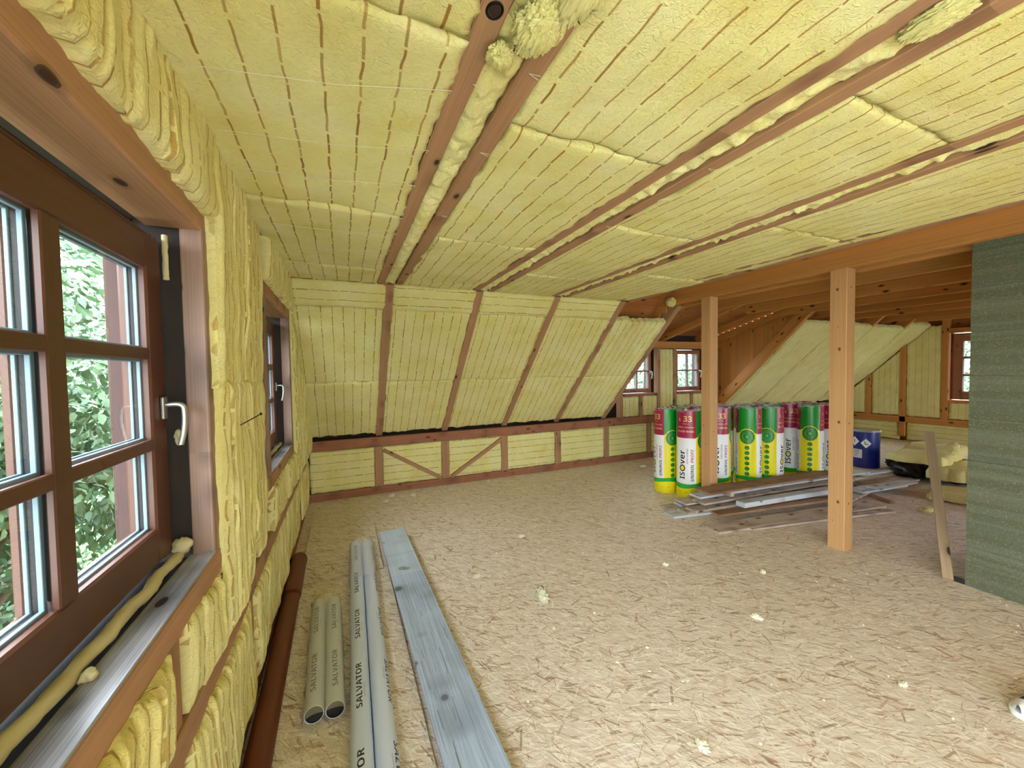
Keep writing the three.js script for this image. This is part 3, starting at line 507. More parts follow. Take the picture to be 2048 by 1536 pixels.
// ---------------------------------------------------------------- chimney of large blocks
{
  const g = grp(4.21, 0, -1.25); add(g, 'chimney', 'grey-green concrete block chimney standing beside the leaning lath', 'chimney');
  const ys = [0, 0.3, 0.62, 0.94, 1.25, 1.565, 1.88, 2.198, 2.497, 2.73];
  for (let k = 0; k < ys.length - 1; k++) part(g, slab(0 + (k % 2 ? 0.002 : 0), 0.66, ys[k] + 0.002, ys[k + 1] - 0.001, 0, 0.9, 0.0015, 2), M.concrete, 'block');
  part(g, slab(0.006, 0.654, 0, 2.72, 0.006, 0.894, 0), M.concrete, 'mortar');
}

// ---------------------------------------------------------------- insulation rolls
const rollC = canvas(1024, 1024, (g, n) => {
  const wW = n * 0.53;
  g.fillStyle = '#f2f3f5'; g.fillRect(0, 0, wW, n); g.fillStyle = '#f3e417'; g.fillRect(wW, 0, n - wW, n);
  g.fillStyle = '#a3124a'; g.fillRect(0, 0, wW, n * 0.31); g.fillStyle = '#079326'; g.fillRect(wW, 0, n - wW, n * 0.30);
  g.fillStyle = '#f3e417'; g.fillRect(0, n * 0.83, n, n * 0.17);
  g.fillStyle = '#1fae3c'; g.beginPath(); g.moveTo(0, n * 0.83); for (let x = 0; x <= n; x += 16) g.lineTo(x, n * (0.822 + 0.010 * Math.sin(x / n * 6.283))); for (let x = n; x >= 0; x -= 16) g.lineTo(x, n * (0.872 + 0.014 * Math.sin(x / n * 6.283 + 0.6))); g.fill();
  const cx = wW + (n - wW) / 2;
  g.fillStyle = '#f3e417'; g.beginPath(); g.ellipse(cx, n * 0.345, 212, 98, 0, 0, 7); g.fill();
  g.fillStyle = '#0b7a2b'; g.beginPath(); g.ellipse(cx, n * 0.345, 192, 88, 0, 0, 7); g.fill();
  g.strokeStyle = '#63c653'; g.lineWidth = 7; for (let k = 0; k < 14; k++) { const a = k / 14 * 6.283; g.beginPath(); g.ellipse(cx + 122 * Math.cos(a), n * 0.345 + 56 * Math.sin(a), 22, 9, a, 0, 7); g.stroke(); }
  g.fillStyle = '#63c653'; g.beginPath(); g.ellipse(cx, n * 0.345, 40, 18, 0, 0, 7); g.fill();
  for (let k = 0; k < 6; k++) { const y = n * (0.475 + k * 0.062); g.fillStyle = '#0b7a2b'; g.beginPath(); g.ellipse(cx, y, 60, 24, 0, 0, 7); g.fill(); g.strokeStyle = '#7fd06a'; g.lineWidth = 5; g.beginPath(); g.ellipse(cx, y, 30, 12, 0.4 * k, 0, 4); g.stroke(); }
  g.fillStyle = '#e8c46a'; g.textAlign = 'center';
  const txt = (s, x, y, size, sx = 2.2, font = 'bold') => { g.save(); g.translate(x, y); g.scale(sx, 1); g.font = `${font} ${size}px sans-serif`; g.fillText(s, 0, 0); g.restore(); };
  txt('33', wW * 0.60, n * 0.125, 92, 2.3); txt('λ', wW * 0.20, n * 0.122, 50, 2.3);
  txt('mW/(m·K)', wW * 0.5, n * 0.155, 18, 2.2, ''); txt('THERMAL INSULATION', wW * 0.5, n * 0.195, 19, 2.2); txt('GLASS WOOL', wW * 0.5, n * 0.245, 33, 2.3);
  const side = (s, x, y, size, fill, font, sx = 1, sy = 2.3) => { g.save(); g.translate(x, y); g.rotate(-Math.PI / 2); g.scale(sx, sy); g.font = `${font} ${size}px sans-serif`; g.textAlign = 'left'; g.fillStyle = fill; g.fillText(s, 0, 0); const w = g.measureText(s).width * sx; g.restore(); return w; };
  // the big word, with a yellow-filled ring for its o
  let y = n * 0.78; const bx0 = wW * 0.46;
  y -= side('IS', bx0, y, 96, '#14142a', 'bold', 1.0, 2.0) + 6;
  g.save(); g.translate(bx0 - 52 * 1.2, y - 38); g.fillStyle = '#14142a'; g.beginPath(); g.ellipse(0, 0, 74, 40, 0, 0, 7); g.fill(); g.fillStyle = '#f0dc20'; g.beginPath(); g.ellipse(0, 0, 48, 27, 0, 0, 7); g.fill(); g.restore();
  y -= 82; side('ver', bx0, y, 104, '#14142a', 'bold', 1.0, 2.0);
  side('SAINT-GOBAIN', wW * 0.62, n * 0.60, 26, '#55556a', '', 1, 2.2);
  const w2_ = side('UNIROL ', wW * 0.88, n * 0.80, 50, '#1a1a2c', 'italic bold', 1.05, 2.1); side('PROFI', wW * 0.88, n * 0.80 - w2_, 50, '#c0205c', 'italic bold', 1.05, 2.1);
  g.fillStyle = 'rgba(120,120,60,.35)'; for (let k = 0; k < 5; k++) g.fillRect(60 + k * 190, n * 0.92, 70, 8);
});
const rollT = new THREE.CanvasTexture(rollC); rollT.colorSpace = THREE.SRGBColorSpace; rollT.wrapS = THREE.RepeatWrapping; rollT.magFilter = THREE.LinearFilter; rollT.repeat.set(2, 1);
M.rollWrap = new THREE.MeshPhysicalMaterial({ map: rollT, roughness: 0.3, clearcoat: 0.3, clearcoatRoughness: 0.3 });
M.rollTop = new THREE.MeshStandardMaterial({ color: 0xe9ecee, roughness: 0.35, side: THREE.DoubleSide });
M.rollCore = M.woolPlain;
function rollThing(seed) {
  const o = new THREE.Group(), r0 = 0.152, H = 1.12, n = 56, m = 22, r = rng(seed);
  const g = new THREE.CylinderGeometry(r0, r0, H, n, m, true), p = g.attributes.position;
  for (let i = 0; i < p.count; i++) { const a = Math.atan2(p.getX(i), p.getZ(i)), y = p.getY(i) / H, k = 1 - 0.05 * Math.pow(Math.abs(y) * 2, 8) + 0.018 * noise(Math.sin(a) * 2 + 3, Math.cos(a) * 2 + y * 5, seed) + 0.008 * noise(a * 4, y * 14, seed + 1); p.setXYZ(i, p.getX(i) * k, p.getY(i) + H / 2, p.getZ(i) * k); }
  g.computeVertexNormals(); part(o, g, M.rollWrap, 'wrap', 'printed foil wrap in white, magenta, green and yellow');
  const t = new THREE.CircleGeometry(r0 * 0.93, 40, 0, 6.2832); const rings = []; // crumpled film top
  const pos = [], idx = [], nr = 9, na = 44;
  for (let i = 0; i <= nr; i++) for (let k = 0; k <= na; k++) { const a = k / na * 6.28318, q = i / nr, rad = r0 * (i === nr ? 1.015 : 0.97 * q), x = Math.cos(a), z = Math.sin(a); pos.push(rad * x * (1 + 0.03 * noise(x * 3, z * 3, seed + 2)), H - 0.018 + 0.02 * fbm(x * q * 4 + 7, z * q * 4, seed + 3, 3) + (i >= nr - 1 ? 0.018 + 0.014 * noise(x * 5, z * 5, seed + 4) : 0) - (i === nr ? 0.012 : 0), rad * z); }
  for (let i = 0; i < nr; i++) for (let k = 0; k < na; k++) { const q = i * (na + 1) + k; idx.push(q, q + na + 2, q + 1, q, q + na + 1, q + na + 2); }
  const tg = new THREE.BufferGeometry(); tg.setAttribute('position', new THREE.Float32BufferAttribute(pos, 3)); tg.setIndex(idx); tg.computeVertexNormals();
  part(o, tg, M.rollTop, 'top_film', 'crumpled white film closing the top');
  part(o, new THREE.CylinderGeometry(r0 * 0.9, r0 * 0.92, H - 0.05, 24).translate(0, H / 2 - 0.012, 0), M.rollCore, 'wool_core');
  return o;
}
// panel angles: turn so that the wanted printed panel faces the camera
const rolls = [[3.98, -3.94, 212, 'insulation roll showing white panel beside its green one, first of the row'], [4.06, -3.63, 250, 'insulation roll showing its 33 panel just before the far post'], [4.64, -3.66, 268, 'insulation roll showing its white panel just after the far post'],
  [5.0, -3.48, 340, 'insulation roll with green and yellow panel forward, first after the white one'], [5.31, -3.39, 330, 'insulation roll with green and yellow panel forward, second after the white one'], [6.0, -3.56, 265, 'insulation roll set back, half hidden between green-panelled neighbours'], [5.95, -3.25, 340, 'insulation roll with green panel forward, beside the nearer post'], [6.33, -3.17, 250, 'insulation roll with white panel forward, half behind the nearer post'],
  [4.30, -4.02, 20, 'insulation roll in the second row behind the far post, only its top showing'], [4.62, -4.02, 60, 'second-row insulation roll behind the white-panelled one'], [4.95, -3.85, 100, 'second-row insulation roll behind the first green-panelled one'], [5.32, -3.75, 150, 'second-row insulation roll behind the second green-panelled one'], [5.68, -3.72, 10, 'second-row insulation roll between the green-panelled ones'], [6.36, -3.55, 70, 'second-row insulation roll behind the last of the row']];
rolls.forEach(([x, z, a, l], i) => { const o = rollThing(60 + i); o.position.set(x, 0.001, z); o.rotation.y = R(a); add(o, 'insulation_roll', l, 'insulation roll', 'wrapped insulation rolls'); });

// ---------------------------------------------------------------- blue can
{
  const labC = canvas(1024, 512, (g, w, h) => {
    g.fillStyle = '#0f2a86'; g.fillRect(0, 0, w, h);
    const dia = (x, y, s, f) => { g.fillStyle = '#fff'; g.beginPath(); g.moveTo(x, y - s); g.lineTo(x + s * 0.9, y); g.lineTo(x, y + s); g.lineTo(x - s * 0.9, y); g.fill(); f(x, y); };
    const tree = (x, y) => { g.strokeStyle = '#14303a'; g.lineWidth = 9; g.beginPath(); g.moveTo(x - 14, y - 26); g.lineTo(x - 6, y + 12); g.lineTo(x + 26, y + 10); g.stroke(); };
    dia(420, 170, 66, tree); dia(290, 150, 66, (x, y) => { g.fillStyle = '#223'; g.fillRect(x - 5, y - 28, 10, 36); g.fillRect(x - 5, y + 14, 10, 10); });
    g.fillStyle = '#e8ecf4'; g.fillRect(270, 258, 110, 120); g.fillStyle = '#556'; for (let k = 0; k < 4; k++) g.fillRect(282, 276 + k * 24, 70 - k * 9, 7); g.fillRect(330, 300, 8, 8);
  });
  const t = new THREE.CanvasTexture(labC); t.colorSpace = THREE.SRGBColorSpace; t.magFilter = THREE.LinearFilter; t.wrapS = THREE.RepeatWrapping;
  const g = grp(7.82, 0.0, -3.46); add(g, 'metal_can', 'tall blue metal can with white hazard diamonds beside the rolls', 'can'); g.rotation.y = R(150);
  const prof = [[0.178, 0], [0.185, 0.01], [0.185, 0.18], [0.188, 0.19], [0.185, 0.20], [0.185, 0.42], [0.188, 0.43], [0.185, 0.44], [0.185, 0.585]].map(([a, b]) => new THREE.Vector2(a, b));
  const bg = new THREE.LatheGeometry(prof, 48), uv = bg.attributes.uv, p = bg.attributes.position; for (let i = 0; i < uv.count; i++) uv.setY(i, p.getY(i) / 0.6);
  part(g, bg, new THREE.MeshPhysicalMaterial({ map: t, roughness: 0.3, clearcoat: 0.5 }), 'can_body');
  part(g, new THREE.LatheGeometry([[0, 0.600], [0.15, 0.600], [0.165, 0.592], [0.178, 0.606], [0.194, 0.612], [0.197, 0.6], [0.19, 0.582]].map(([a, b]) => new THREE.Vector2(a, b)), 48), M.steel, 'lid', 'shiny metal lid');
  part(g, new THREE.TorusGeometry(0.19, 0.006, 8, 48).rotateX(Math.PI / 2).translate(0, 0.586, 0), M.steel, 'clamp_ring');
}

// ---------------------------------------------------------------- pile of old boards
const boards = [ // [x0,z0,x1,z1, top y, width, thick, material, name, label, bow, y at the far end]
  [3.37, -2.74, 5.72, -2.42, 0.026, 0.21, 0.024, 'pile', 'wide grey-brown board flat on the floor at the front of the pile'],
  [3.74, -2.595, 5.62, -2.235, 0.022, 0.075, 0.02, 'pile', 'narrow strip lying along the front edge of the pile'],
  [3.30, -3.22, 5.6, -2.78, 0.025, 0.18, 0.023, 'pileGrey', 'bottom board of the pile sticking out towards the window gable'],
  [3.42, -3.40, 6.2, -2.98, 0.025, 0.18, 0.023, 'pile', 'bottom board of the pile nearest the rolls'],
  [3.46, -3.18, 5.9, -2.80, 0.052, 0.17, 0.024, 'pile', 'second-layer board of the pile with a worn blunt end'],
  [3.60, -3.38, 6.4, -2.96, 0.052, 0.15, 0.024, 'pileGrey', 'second-layer greyish board of the pile next to the rolls'],
  [3.52, -3.12, 6.0, -2.86, 0.080, 0.15, 0.024, 'pile', 'third-layer board of the pile with a broken end'],
  [3.66, -2.92, 5.4, -2.66, 0.076, 0.12, 0.022, 'pileBrown', 'brown board with a pale sawn end below the grey batten'],
  [3.56, -3.30, 6.3, -3.0, 0.108, 0.2, 0.024, 'pile', 'fourth-layer wide board of the pile'],
  [4.03, -2.90, 5.75, -2.74, 0.150, 0.115, 0.055, 'pileGrey', 'thick grey batten with a pale sawn end on the pile'],
  [3.66, -3.14, 6.5, -2.94, 0.140, 0.18, 0.024, 'pile', 'fifth-layer board of the pile under the brown topmost one'],
  [3.72, -3.24, 6.7, -2.98, 0.172, 0.17, 0.024, 'pileGrey', 'sixth-layer board of the pile with a pale edge'],
  [3.70, -3.12, 5.95, -3.02, 0.262, 0.235, 0.022, 'pileBrown', 'dark brown topmost board of the pile reaching in front of the far post'],
];
boards.forEach(([x0, z0, x1, z1, y, w, t, mat, l], i) => add(timber(V(x0, y - t / 2, z0), V(x1, (i === 12 ? y - 0.03 : y) - t / 2, z1), w, t, M[mat], Y, 0.003, i === 12 ? 0 : 0.004 * (i % 3)), 'board', l, 'board', 'boards in the pile'));
for (const [x, z, y, h, l] of [[4.05, -3.1, 0.1735, 0.062, 'short spacer block under the dark topmost board, far post end'], [5.5, -3.04, 0.173, 0.044, 'short spacer block under the dark topmost board, nearer post end']]) add(timber(V(x, y + h / 2, z - 0.09), V(x, y + h / 2, z + 0.09), 0.06, h, M.pile), 'spacer_block', l, 'block', 'spacer blocks');
const scraps = [[5.9, -2.72, 6.75, -2.62, 0.075, 0.2, 0.022, 'pileGrey', 'pale grey board scrap lying askew beyond the nearer post'], [6.25, -2.86, 7.35, -2.74, 0.05, 0.24, 0.022, 'pile', 'wide broken board scrap at the can side of the pile'], [6.6, -3.02, 7.6, -2.9, 0.12, 0.1, 0.022, 'pileGrey', 'thin pale strip at the can side of the pile'], [5.95, -2.36, 6.05, -2.62, 0.03, 0.06, 0.024, 'pileBrown', 'short brown offcut pointing away from the pile'], [6.1, -2.6, 6.9, -2.56, 0.105, 0.16, 0.012, 'pileGrey', 'light grey torn sheet scrap on the loose boards'], [5.5, -2.62, 6.6, -2.78, 0.045, 0.14, 0.022, 'pile', 'board scrap running under the grey sheet scrap']];
for (const [x0, z0, x1, z1, y, w, t, mat, l] of scraps) add(timber(V(x0, y - t / 2, z0), V(x1, y - t / 2, z1), w, t, M[mat]), 'board_scrap', l, 'board', 'scraps beside the pile');

// leaning lath, wedged in the gap of the floor beside the chimney
add(timber(V(4.20, 0.005, -1.335), V(4.92, 1.03, -1.70), 0.062, 0.02, M.lath, V(-0.6, 0.4, 0.4)), 'lath', 'thin weathered lath leaning beside the chimney', 'lath');
struct(mslab(M.black, 4.215, 4.32, 0.0005, 0.0025, -1.36, -1.255, 0), 'trim_22', 'black sheet on the floor standing in for a dark gap by the chimney');  // flat black sheet painted as the darkness of a floor gap

// ---------------------------------------------------------------- loose wool and black sacks by the opposite gable
function softSlab(W, L, T, seed, sag) { // folded loose batt
  const m = batt({ O: V(0, 0, 0), U: X, Vv: V(0, 0, -1), N: Y, W, v0: 0, v1: L, thick: T, pil: sag, amp: 0.02, rag: 0.05, seed, mat: M.woolPlain, deep: T * 0.9, ru: 0.03, rv: 0.03 }); return m;
}
for (const [x, y, z, W, L, T, ry, rz, l] of [[7.42, 0.30, -2.42, 1.25, 0.58, 0.07, 6, 2, 'pale loose batt on top of the heap by the chimney'], [7.35, 0.16, -2.12, 1.1, 0.42, 0.10, 10, -1, 'yellow crumpled batt under the pale one by the chimney'], [6.62, 0.045, -1.88, 0.6, 0.36, 0.05, 16, 0, 'torn batt piece lying lowest on the floor by the chimney']]) { const m = softSlab(W, L, T, battSeed++, 0.04); m.position.set(x, y, z); m.rotation.set(0, R(ry), R(rz)); add(m, 'loose_batt', l, 'insulation', 'loose batts'); }
{ const m = lump(0.09, 90, 1.1, 0.9, 0.7, M.woolPlain, 4, 0.45, 4); m.position.set(7.95, 0.45, -2.5); add(m, 'wool_tuft', 'yellow wool tuft standing up on the loose batts', 'insulation'); }
M.sack = new THREE.MeshPhysicalMaterial({ color: 0x050608, roughness: 0.45 });
{ const m = lump(0.30, 91, 1.0, 0.42, 0.7, M.sack, 5, 0.35, 5); m.position.set(7.55, 0.13, -2.78); add(m, 'plastic_sack', 'shiny black plastic sack slumped under the loose batts', 'sack'); }
{ const m = lump(0.33, 92, 1.3, 0.36, 0.5, M.sack, 4, 0.3, 5); m.position.set(8.2, 0.12, -3.1); add(m, 'plastic_sack', 'black plastic sack lying behind, next to the blue can', 'sack'); }
{ const m = lump(0.2, 94, 2.2, 0.5, 0.8, M.sack, 4, 0.3, 4); m.position.set(7.9, 0.10, -2.38); m.rotation.y = 0.1; add(m, 'plastic_sack', 'black plastic bundle propping up the loose batts', 'sack'); }
{ const m = lump(0.07, 93, 1.5, 0.4, 0.8, M.woolPlain, 5, 0.6, 3); m.position.set(5.98, 0.02, -2.08); add(m, 'wool_tuft', 'pale wool tuft alone on the floor near the lath', 'insulation'); }

// ---------------------------------------------------------------- things on the floor along the window gable
add(new THREE.Mesh(slab(-0.36, 0.265, 0.0005, 0.0225, -4.65, -3.36, 0.002, 2), M.osb), 'strand_board', 'smaller offcut of strand board under the far end of the pipes', 'board');
add(timber(V(-0.02, 0.0115, -3.345), V(-0.008, 0.0115, -0.7), 0.64, 0.022, M.osb, Y, 0.002), 'strand_board', 'long offcut of strand board under the wrapped pipes', 'board');
// weathered plank on two hidden battens
{ // its own weathered face: paler far end, a cross-wise darker band, dark checks and knots
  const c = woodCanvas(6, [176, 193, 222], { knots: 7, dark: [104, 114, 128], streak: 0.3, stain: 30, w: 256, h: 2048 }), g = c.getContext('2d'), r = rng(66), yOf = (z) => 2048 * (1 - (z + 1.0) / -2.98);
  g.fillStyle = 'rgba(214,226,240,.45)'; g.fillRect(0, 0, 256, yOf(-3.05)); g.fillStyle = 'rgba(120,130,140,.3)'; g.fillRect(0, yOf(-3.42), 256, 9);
  g.fillStyle = 'rgba(112,122,132,.65)'; g.beginPath(); g.ellipse(140, yOf(-3.15), 16, 20, 0.2, 0, 7); g.fill(); g.beginPath(); g.ellipse(124, yOf(-3.13), 14, 14, 0, 0, 7); g.fill();
  for (let i = 0; i < 46; i++) { const x = r() * 256, y = yOf(-3.0) + r() * (2048 - yOf(-3.0)), l = 30 + r() * 150; g.strokeStyle = `rgba(78,88,104,${0.25 + r() * 0.4})`; g.lineWidth = 1 + r() * 1.6; g.beginPath(); g.moveTo(x, y); g.lineTo(x + r() * 6 - 3, y + l / 2); g.lineTo(x + r() * 8 - 4, y + l); g.stroke(); }
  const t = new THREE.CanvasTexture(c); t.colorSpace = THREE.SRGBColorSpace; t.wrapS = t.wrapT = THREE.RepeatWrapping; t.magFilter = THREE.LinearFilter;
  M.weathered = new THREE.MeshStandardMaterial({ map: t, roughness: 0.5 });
}
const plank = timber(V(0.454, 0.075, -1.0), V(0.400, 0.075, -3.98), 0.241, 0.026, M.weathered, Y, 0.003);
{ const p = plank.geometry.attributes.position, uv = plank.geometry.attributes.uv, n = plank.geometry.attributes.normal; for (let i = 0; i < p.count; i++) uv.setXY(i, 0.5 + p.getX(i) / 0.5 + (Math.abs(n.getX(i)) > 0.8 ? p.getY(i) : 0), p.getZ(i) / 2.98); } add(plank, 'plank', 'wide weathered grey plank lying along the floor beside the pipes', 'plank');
for (const [z, l] of [[-3.6, 'small batten under the far end of the grey plank'], [-1.8, 'small batten under the near end of the grey plank']]) add(timber(V(0.36, 0.0308, z), V(0.5, 0.0308, z), 0.04, 0.061, M.pile), 'batten', l, 'batten', 'battens under the plank');
// printed pipes
function pipeMat(base, seed, flip, gaps) {
  const c = canvas(1024, 512, (g, w, h) => { // u round, v along: 1024 px round the pipe drawn along y so that words run along the pipe
    g.fillStyle = base; g.fillRect(0, 0, w, h);
    const r = rng(seed);
    for (const [x, s, tone] of gaps) {
      g.save(); g.translate(x, h / 2); g.rotate(flip ? Math.PI / 2 : -Math.PI / 2); g.scale(1.0, 2.2); g.font = 'bold 62px sans-serif'; g.textAlign = 'center'; g.fillStyle = '#20222a'; g.fillText('SALVATOR', 0, 0);
      g.font = '17px sans-serif'; g.fillStyle = 'rgba(60,66,80,.55)'; g.fillText('system pipe', -40, 24); g.restore();
    }
    g.strokeStyle = 'rgba(70,76,90,.8)'; g.lineWidth = 7; g.setLineDash([60, 6]); g.beginPath(); g.moveTo(140, 60); g.lineTo(140, 300); g.stroke(); g.beginPath(); g.moveTo(820, 160); g.lineTo(820, 420); g.stroke();
  });
  const t = new THREE.CanvasTexture(c); t.colorSpace = THREE.SRGBColorSpace; t.wrapS = t.wrapT = THREE.RepeatWrapping; t.magFilter = THREE.LinearFilter;
  return t;
}
function pipe(a, b, r, t, rep, rollTurn, capMat) { // tube along +z local with open dark ends
  const [m, L] = basis(a, b, Y), o = new THREE.Group(); o.position.copy(a); o.quaternion.setFromRotationMatrix(m);
  const g = new THREE.CylinderGeometry(r, r, L, 40, 1, true).rotateY(rollTurn).rotateX(Math.PI / 2).translate(0, 0, L / 2), tt = t.clone(); tt.repeat.set(1, rep);
  part(o, g, new THREE.MeshPhysicalMaterial({ map: tt, roughness: 0.3, clearcoat: 0.35, clearcoatRoughness: 0.25 }), 'tube');
  part(o, new THREE.CylinderGeometry(r * 0.93, r * 0.93, L * 0.996, 32, 1, true).rotateX(Math.PI / 2).translate(0, 0, L / 2), Object.assign(M.black.clone(), { side: THREE.DoubleSide }), 'inner_wall');
  for (const z of [0, L]) part(o, new THREE.RingGeometry(r * 0.93, r, 40).rotateY(z ? 0 : Math.PI).translate(0, 0, z), capMat, 'rim');
  for (const z of [0.006, L - 0.006]) part(o, new THREE.CircleGeometry(r * 0.93, 32).rotateY(z < 1 && z < L / 2 ? Math.PI : 0).translate(0, 0, z), M.black, 'end_plug');
  return o;
}
const tA = pipeMat('#d6e3fc', 61, false, [[540, 0, 0]]), tB = pipeMat('#d6e3fc', 62, true, [[625, 0, 0]]), tC = pipeMat('#cdd5de', 63, false, [[530, 0, 0]]);
M.rim = new THREE.MeshStandardMaterial({ color: 0xd8dde6, roughness: 0.5 });
const PY = 0.0225;
add(pipe(V(0.012, PY + 0.047, -0.75), V(0.066, PY + 0.047, -3.80), 0.046, tA, 6, 0, M.rim), 'plastic_pipe', 'long pale pipe of the wrapped pair, on the gable side', 'pipe');
add(pipe(V(0.106, PY + 0.047, -0.75), V(0.160, PY + 0.047, -3.78), 0.046, tB, 6, 0, M.rim), 'plastic_pipe', 'long pale pipe of the wrapped pair, on the plank side', 'pipe');
add(pipe(V(-0.168, PY + 0.0435, -1.98), V(-0.196, PY + 0.0435, -2.93), 0.042, tC, 2, 0, M.rim), 'plastic_pipe', 'short pale pipe of the wrapped bundle, on the gable side', 'pipe');
add(pipe(V(-0.078, PY + 0.0435, -1.97), V(-0.106, PY + 0.0435, -2.92), 0.042, tC, 2, 0.25, M.rim), 'plastic_pipe', 'short pale pipe of the wrapped bundle, on the long pipes side', 'pipe');
function sleeve(a, b, w, h, seed, closed) { // loose clear film round a pair, gathered at its far end
  const [m, L] = basis(a, b, Y), n = 40, k = 22, pos = [], idx = [];
  for (let i = 0; i <= k; i++) for (let j = 0; j <= n; j++) {
    const t = j / n * 6.28318, c = Math.cos(t), s = Math.sin(t), q = i / k, sh = q > 0.9 ? 1 - Math.pow((q - 0.9) * 10, 2) * closed : 1;
    const px = Math.sign(c) * Math.pow(Math.abs(c), 0.55) * w / 2, py = Math.sign(s) * Math.pow(Math.abs(s), 0.75) * h / 2, f = 0.0035 * noise(j * 0.9, i * 0.8, seed);
    pos.push((px + f * c * 2) * sh, (py + f * Math.max(s, 0)) * sh, L * q);
  }
  for (let i = 0; i < k; i++) for (let j = 0; j < n; j++) { const p = i * (n + 1) + j; idx.push(p, p + 1, p + n + 2, p, p + n + 2, p + n + 1); }
  const g = new THREE.BufferGeometry(); g.setAttribute('position', new THREE.Float32BufferAttribute(pos, 3)); g.setIndex(idx); g.computeVertexNormals();
  const o = new THREE.Mesh(g, M.film); o.position.copy(a); o.quaternion.setFromRotationMatrix(m); return o;
}
add(sleeve(V(0.098, PY + 0.051, -3.1), V(0.114, PY + 0.051, -3.88), 0.196, 0.102, 71, 0.5), 'plastic_sleeve', 'clear film sleeve over the far ends of the long pipes', 'film');
add(sleeve(V(-0.1215, PY + 0.048, -1.92), V(-0.152, PY + 0.048, -3.02), 0.182, 0.094, 72, 0.6), 'plastic_sleeve', 'clear film sleeve wrapped round the short pipes', 'film');
{ // brown pipe with a socket at its far end
  const a = V(-0.352, 0.063, -0.7), b = V(-0.392, 0.063, -3.74), [m, L] = basis(a, b, Y), o = new THREE.Group(); o.position.copy(a); o.quaternion.setFromRotationMatrix(m);
  const mat = new THREE.MeshPhysicalMaterial({ color: 0x662814, roughness: 0.5, clearcoat: 0.1 });
  part(o, new THREE.CylinderGeometry(0.054, 0.054, L, 40).rotateX(Math.PI / 2).translate(0, -0.008, L / 2), mat, 'tube');
  part(o, new THREE.LatheGeometry([[0.054, -0.62], [0.062, -0.60], [0.0625, -0.06], [0.0665, -0.05], [0.0665, -0.02], [0.0625, -0.01], [0.0625, 0.0], [0.05, 0.004], [0.0, 0.004]].map(([x, y]) => new THREE.Vector2(x, y)), 40).rotateX(Math.PI / 2).translate(0, 0, L), mat, 'socket');
  add(o, 'drain_pipe', 'long reddish brown drain pipe with a socket along the gable wall', 'pipe');
}

// ---------------------------------------------------------------- torn wool, strings, staples, nail
for (const [x, y, z, r0, sx, sy, sz, s, l] of [[0.455, 2.475, -0.85, 0.06, 0.9, 0.45, 1.2, 5, 'big torn wool tuft bulging between the first beams above the viewer'], [0.405, 2.485, -0.97, 0.035, 1, 0.6, 1, 15, 'small wool tuft beside the dark knot on the first beam'], [0.50, 2.48, -0.72, 0.07, 0.7, 0.4, 1.4, 25, 'shaggy wool tuft hanging at the second beam of the first pair'], [1.36, 2.495, -0.47, 0.05, 1.0, 0.3, 1.3, 35, 'torn wool tuft between the second pair of beams above the viewer'], [4.0, 2.53, -3.86, 0.06, 1, 1, 1, 55, 'greenish wool tuft stuck behind the heavy beam end']]) { const m = lump(r0, s, sx, sy, sz, M.woolPlain, 9, 0.36, 16); m.position.set(x, y, z); add(m, 'wool_tuft', l, 'insulation', 'torn tufts'); }
{ const km = new THREE.MeshStandardMaterial({ color: 0x2c1a10, roughness: 0.7 }), m = new THREE.Mesh(new THREE.SphereGeometry(0.014, 16, 10).scale(1, 0.2, 1.2), km); part(m, new THREE.TorusGeometry(0.018, 0.0035, 8, 28).rotateX(Math.PI / 2).scale(1, 0.6, 1.2), M.nail, 'knot_ring'); m.position.set(0.353, 2.5045, -0.875); add(m, 'knot', 'large dark knot on the first ceiling beam above the viewer', 'knot'); }
const thread = (pts, r) => new THREE.Mesh(new THREE.TubeGeometry(new THREE.CatmullRomCurve3(pts, false, 'catmullrom', 0.1), pts.length * 4, r, 5), M.string);
[[-1.32, -1.16], [-1.62, -1.5], [-1.88, -1.80], [-2.15, -2.2], [-2.5, -2.46], [-2.9, -2.8], [-3.3, -3.2]].forEach(([za, zb], i) => add(thread([V(-0.39, 2.484, za), V(0.0, 2.482, (za + zb) / 2), V(0.315, 2.497, zb), V(0.338, 2.5, zb - 0.006), V(0.316, 2.497, zb - 0.016)], 0.0013), 'string', `thin string stretched under the ceiling by the window gable, ${ord[i]} from the viewer`, 'string', 'ceiling strings'));
[[0.515, -1.02], [0.515, -1.45], [0.515, -2.1], [1.455, -1.2], [1.455, -1.9], [0.38, -1.12], [0.38, -2.5]].forEach(([x, z], i) => add(thread([V(x + 0.03, 2.496, z), V(x - 0.004, 2.501, z + 0.006), V(x + 0.03, 2.496, z + 0.016)], 0.001), 'string_loop', ['first', 'second', 'third', 'fourth', 'fifth', 'sixth', 'seventh'][i] + ' little string loop pinned to a ceiling beam', 'string', 'string loops'));
{ const m = new THREE.Mesh(new THREE.CylinderGeometry(0.0025, 0.0025, 0.33, 8).rotateX(Math.PI / 2), M.nail); part(m, new THREE.CylinderGeometry(0.006, 0.006, 0.003, 10).rotateX(Math.PI / 2).translate(0, 0, -0.165), M.nail, 'nail_head'); m.position.set(-0.362, 1.465, -1.95); m.rotation.set(R(1.8), R(-2), 0); add(m, 'nail', 'long dark nail lying proud of the creased gable insulation', 'nail'); }

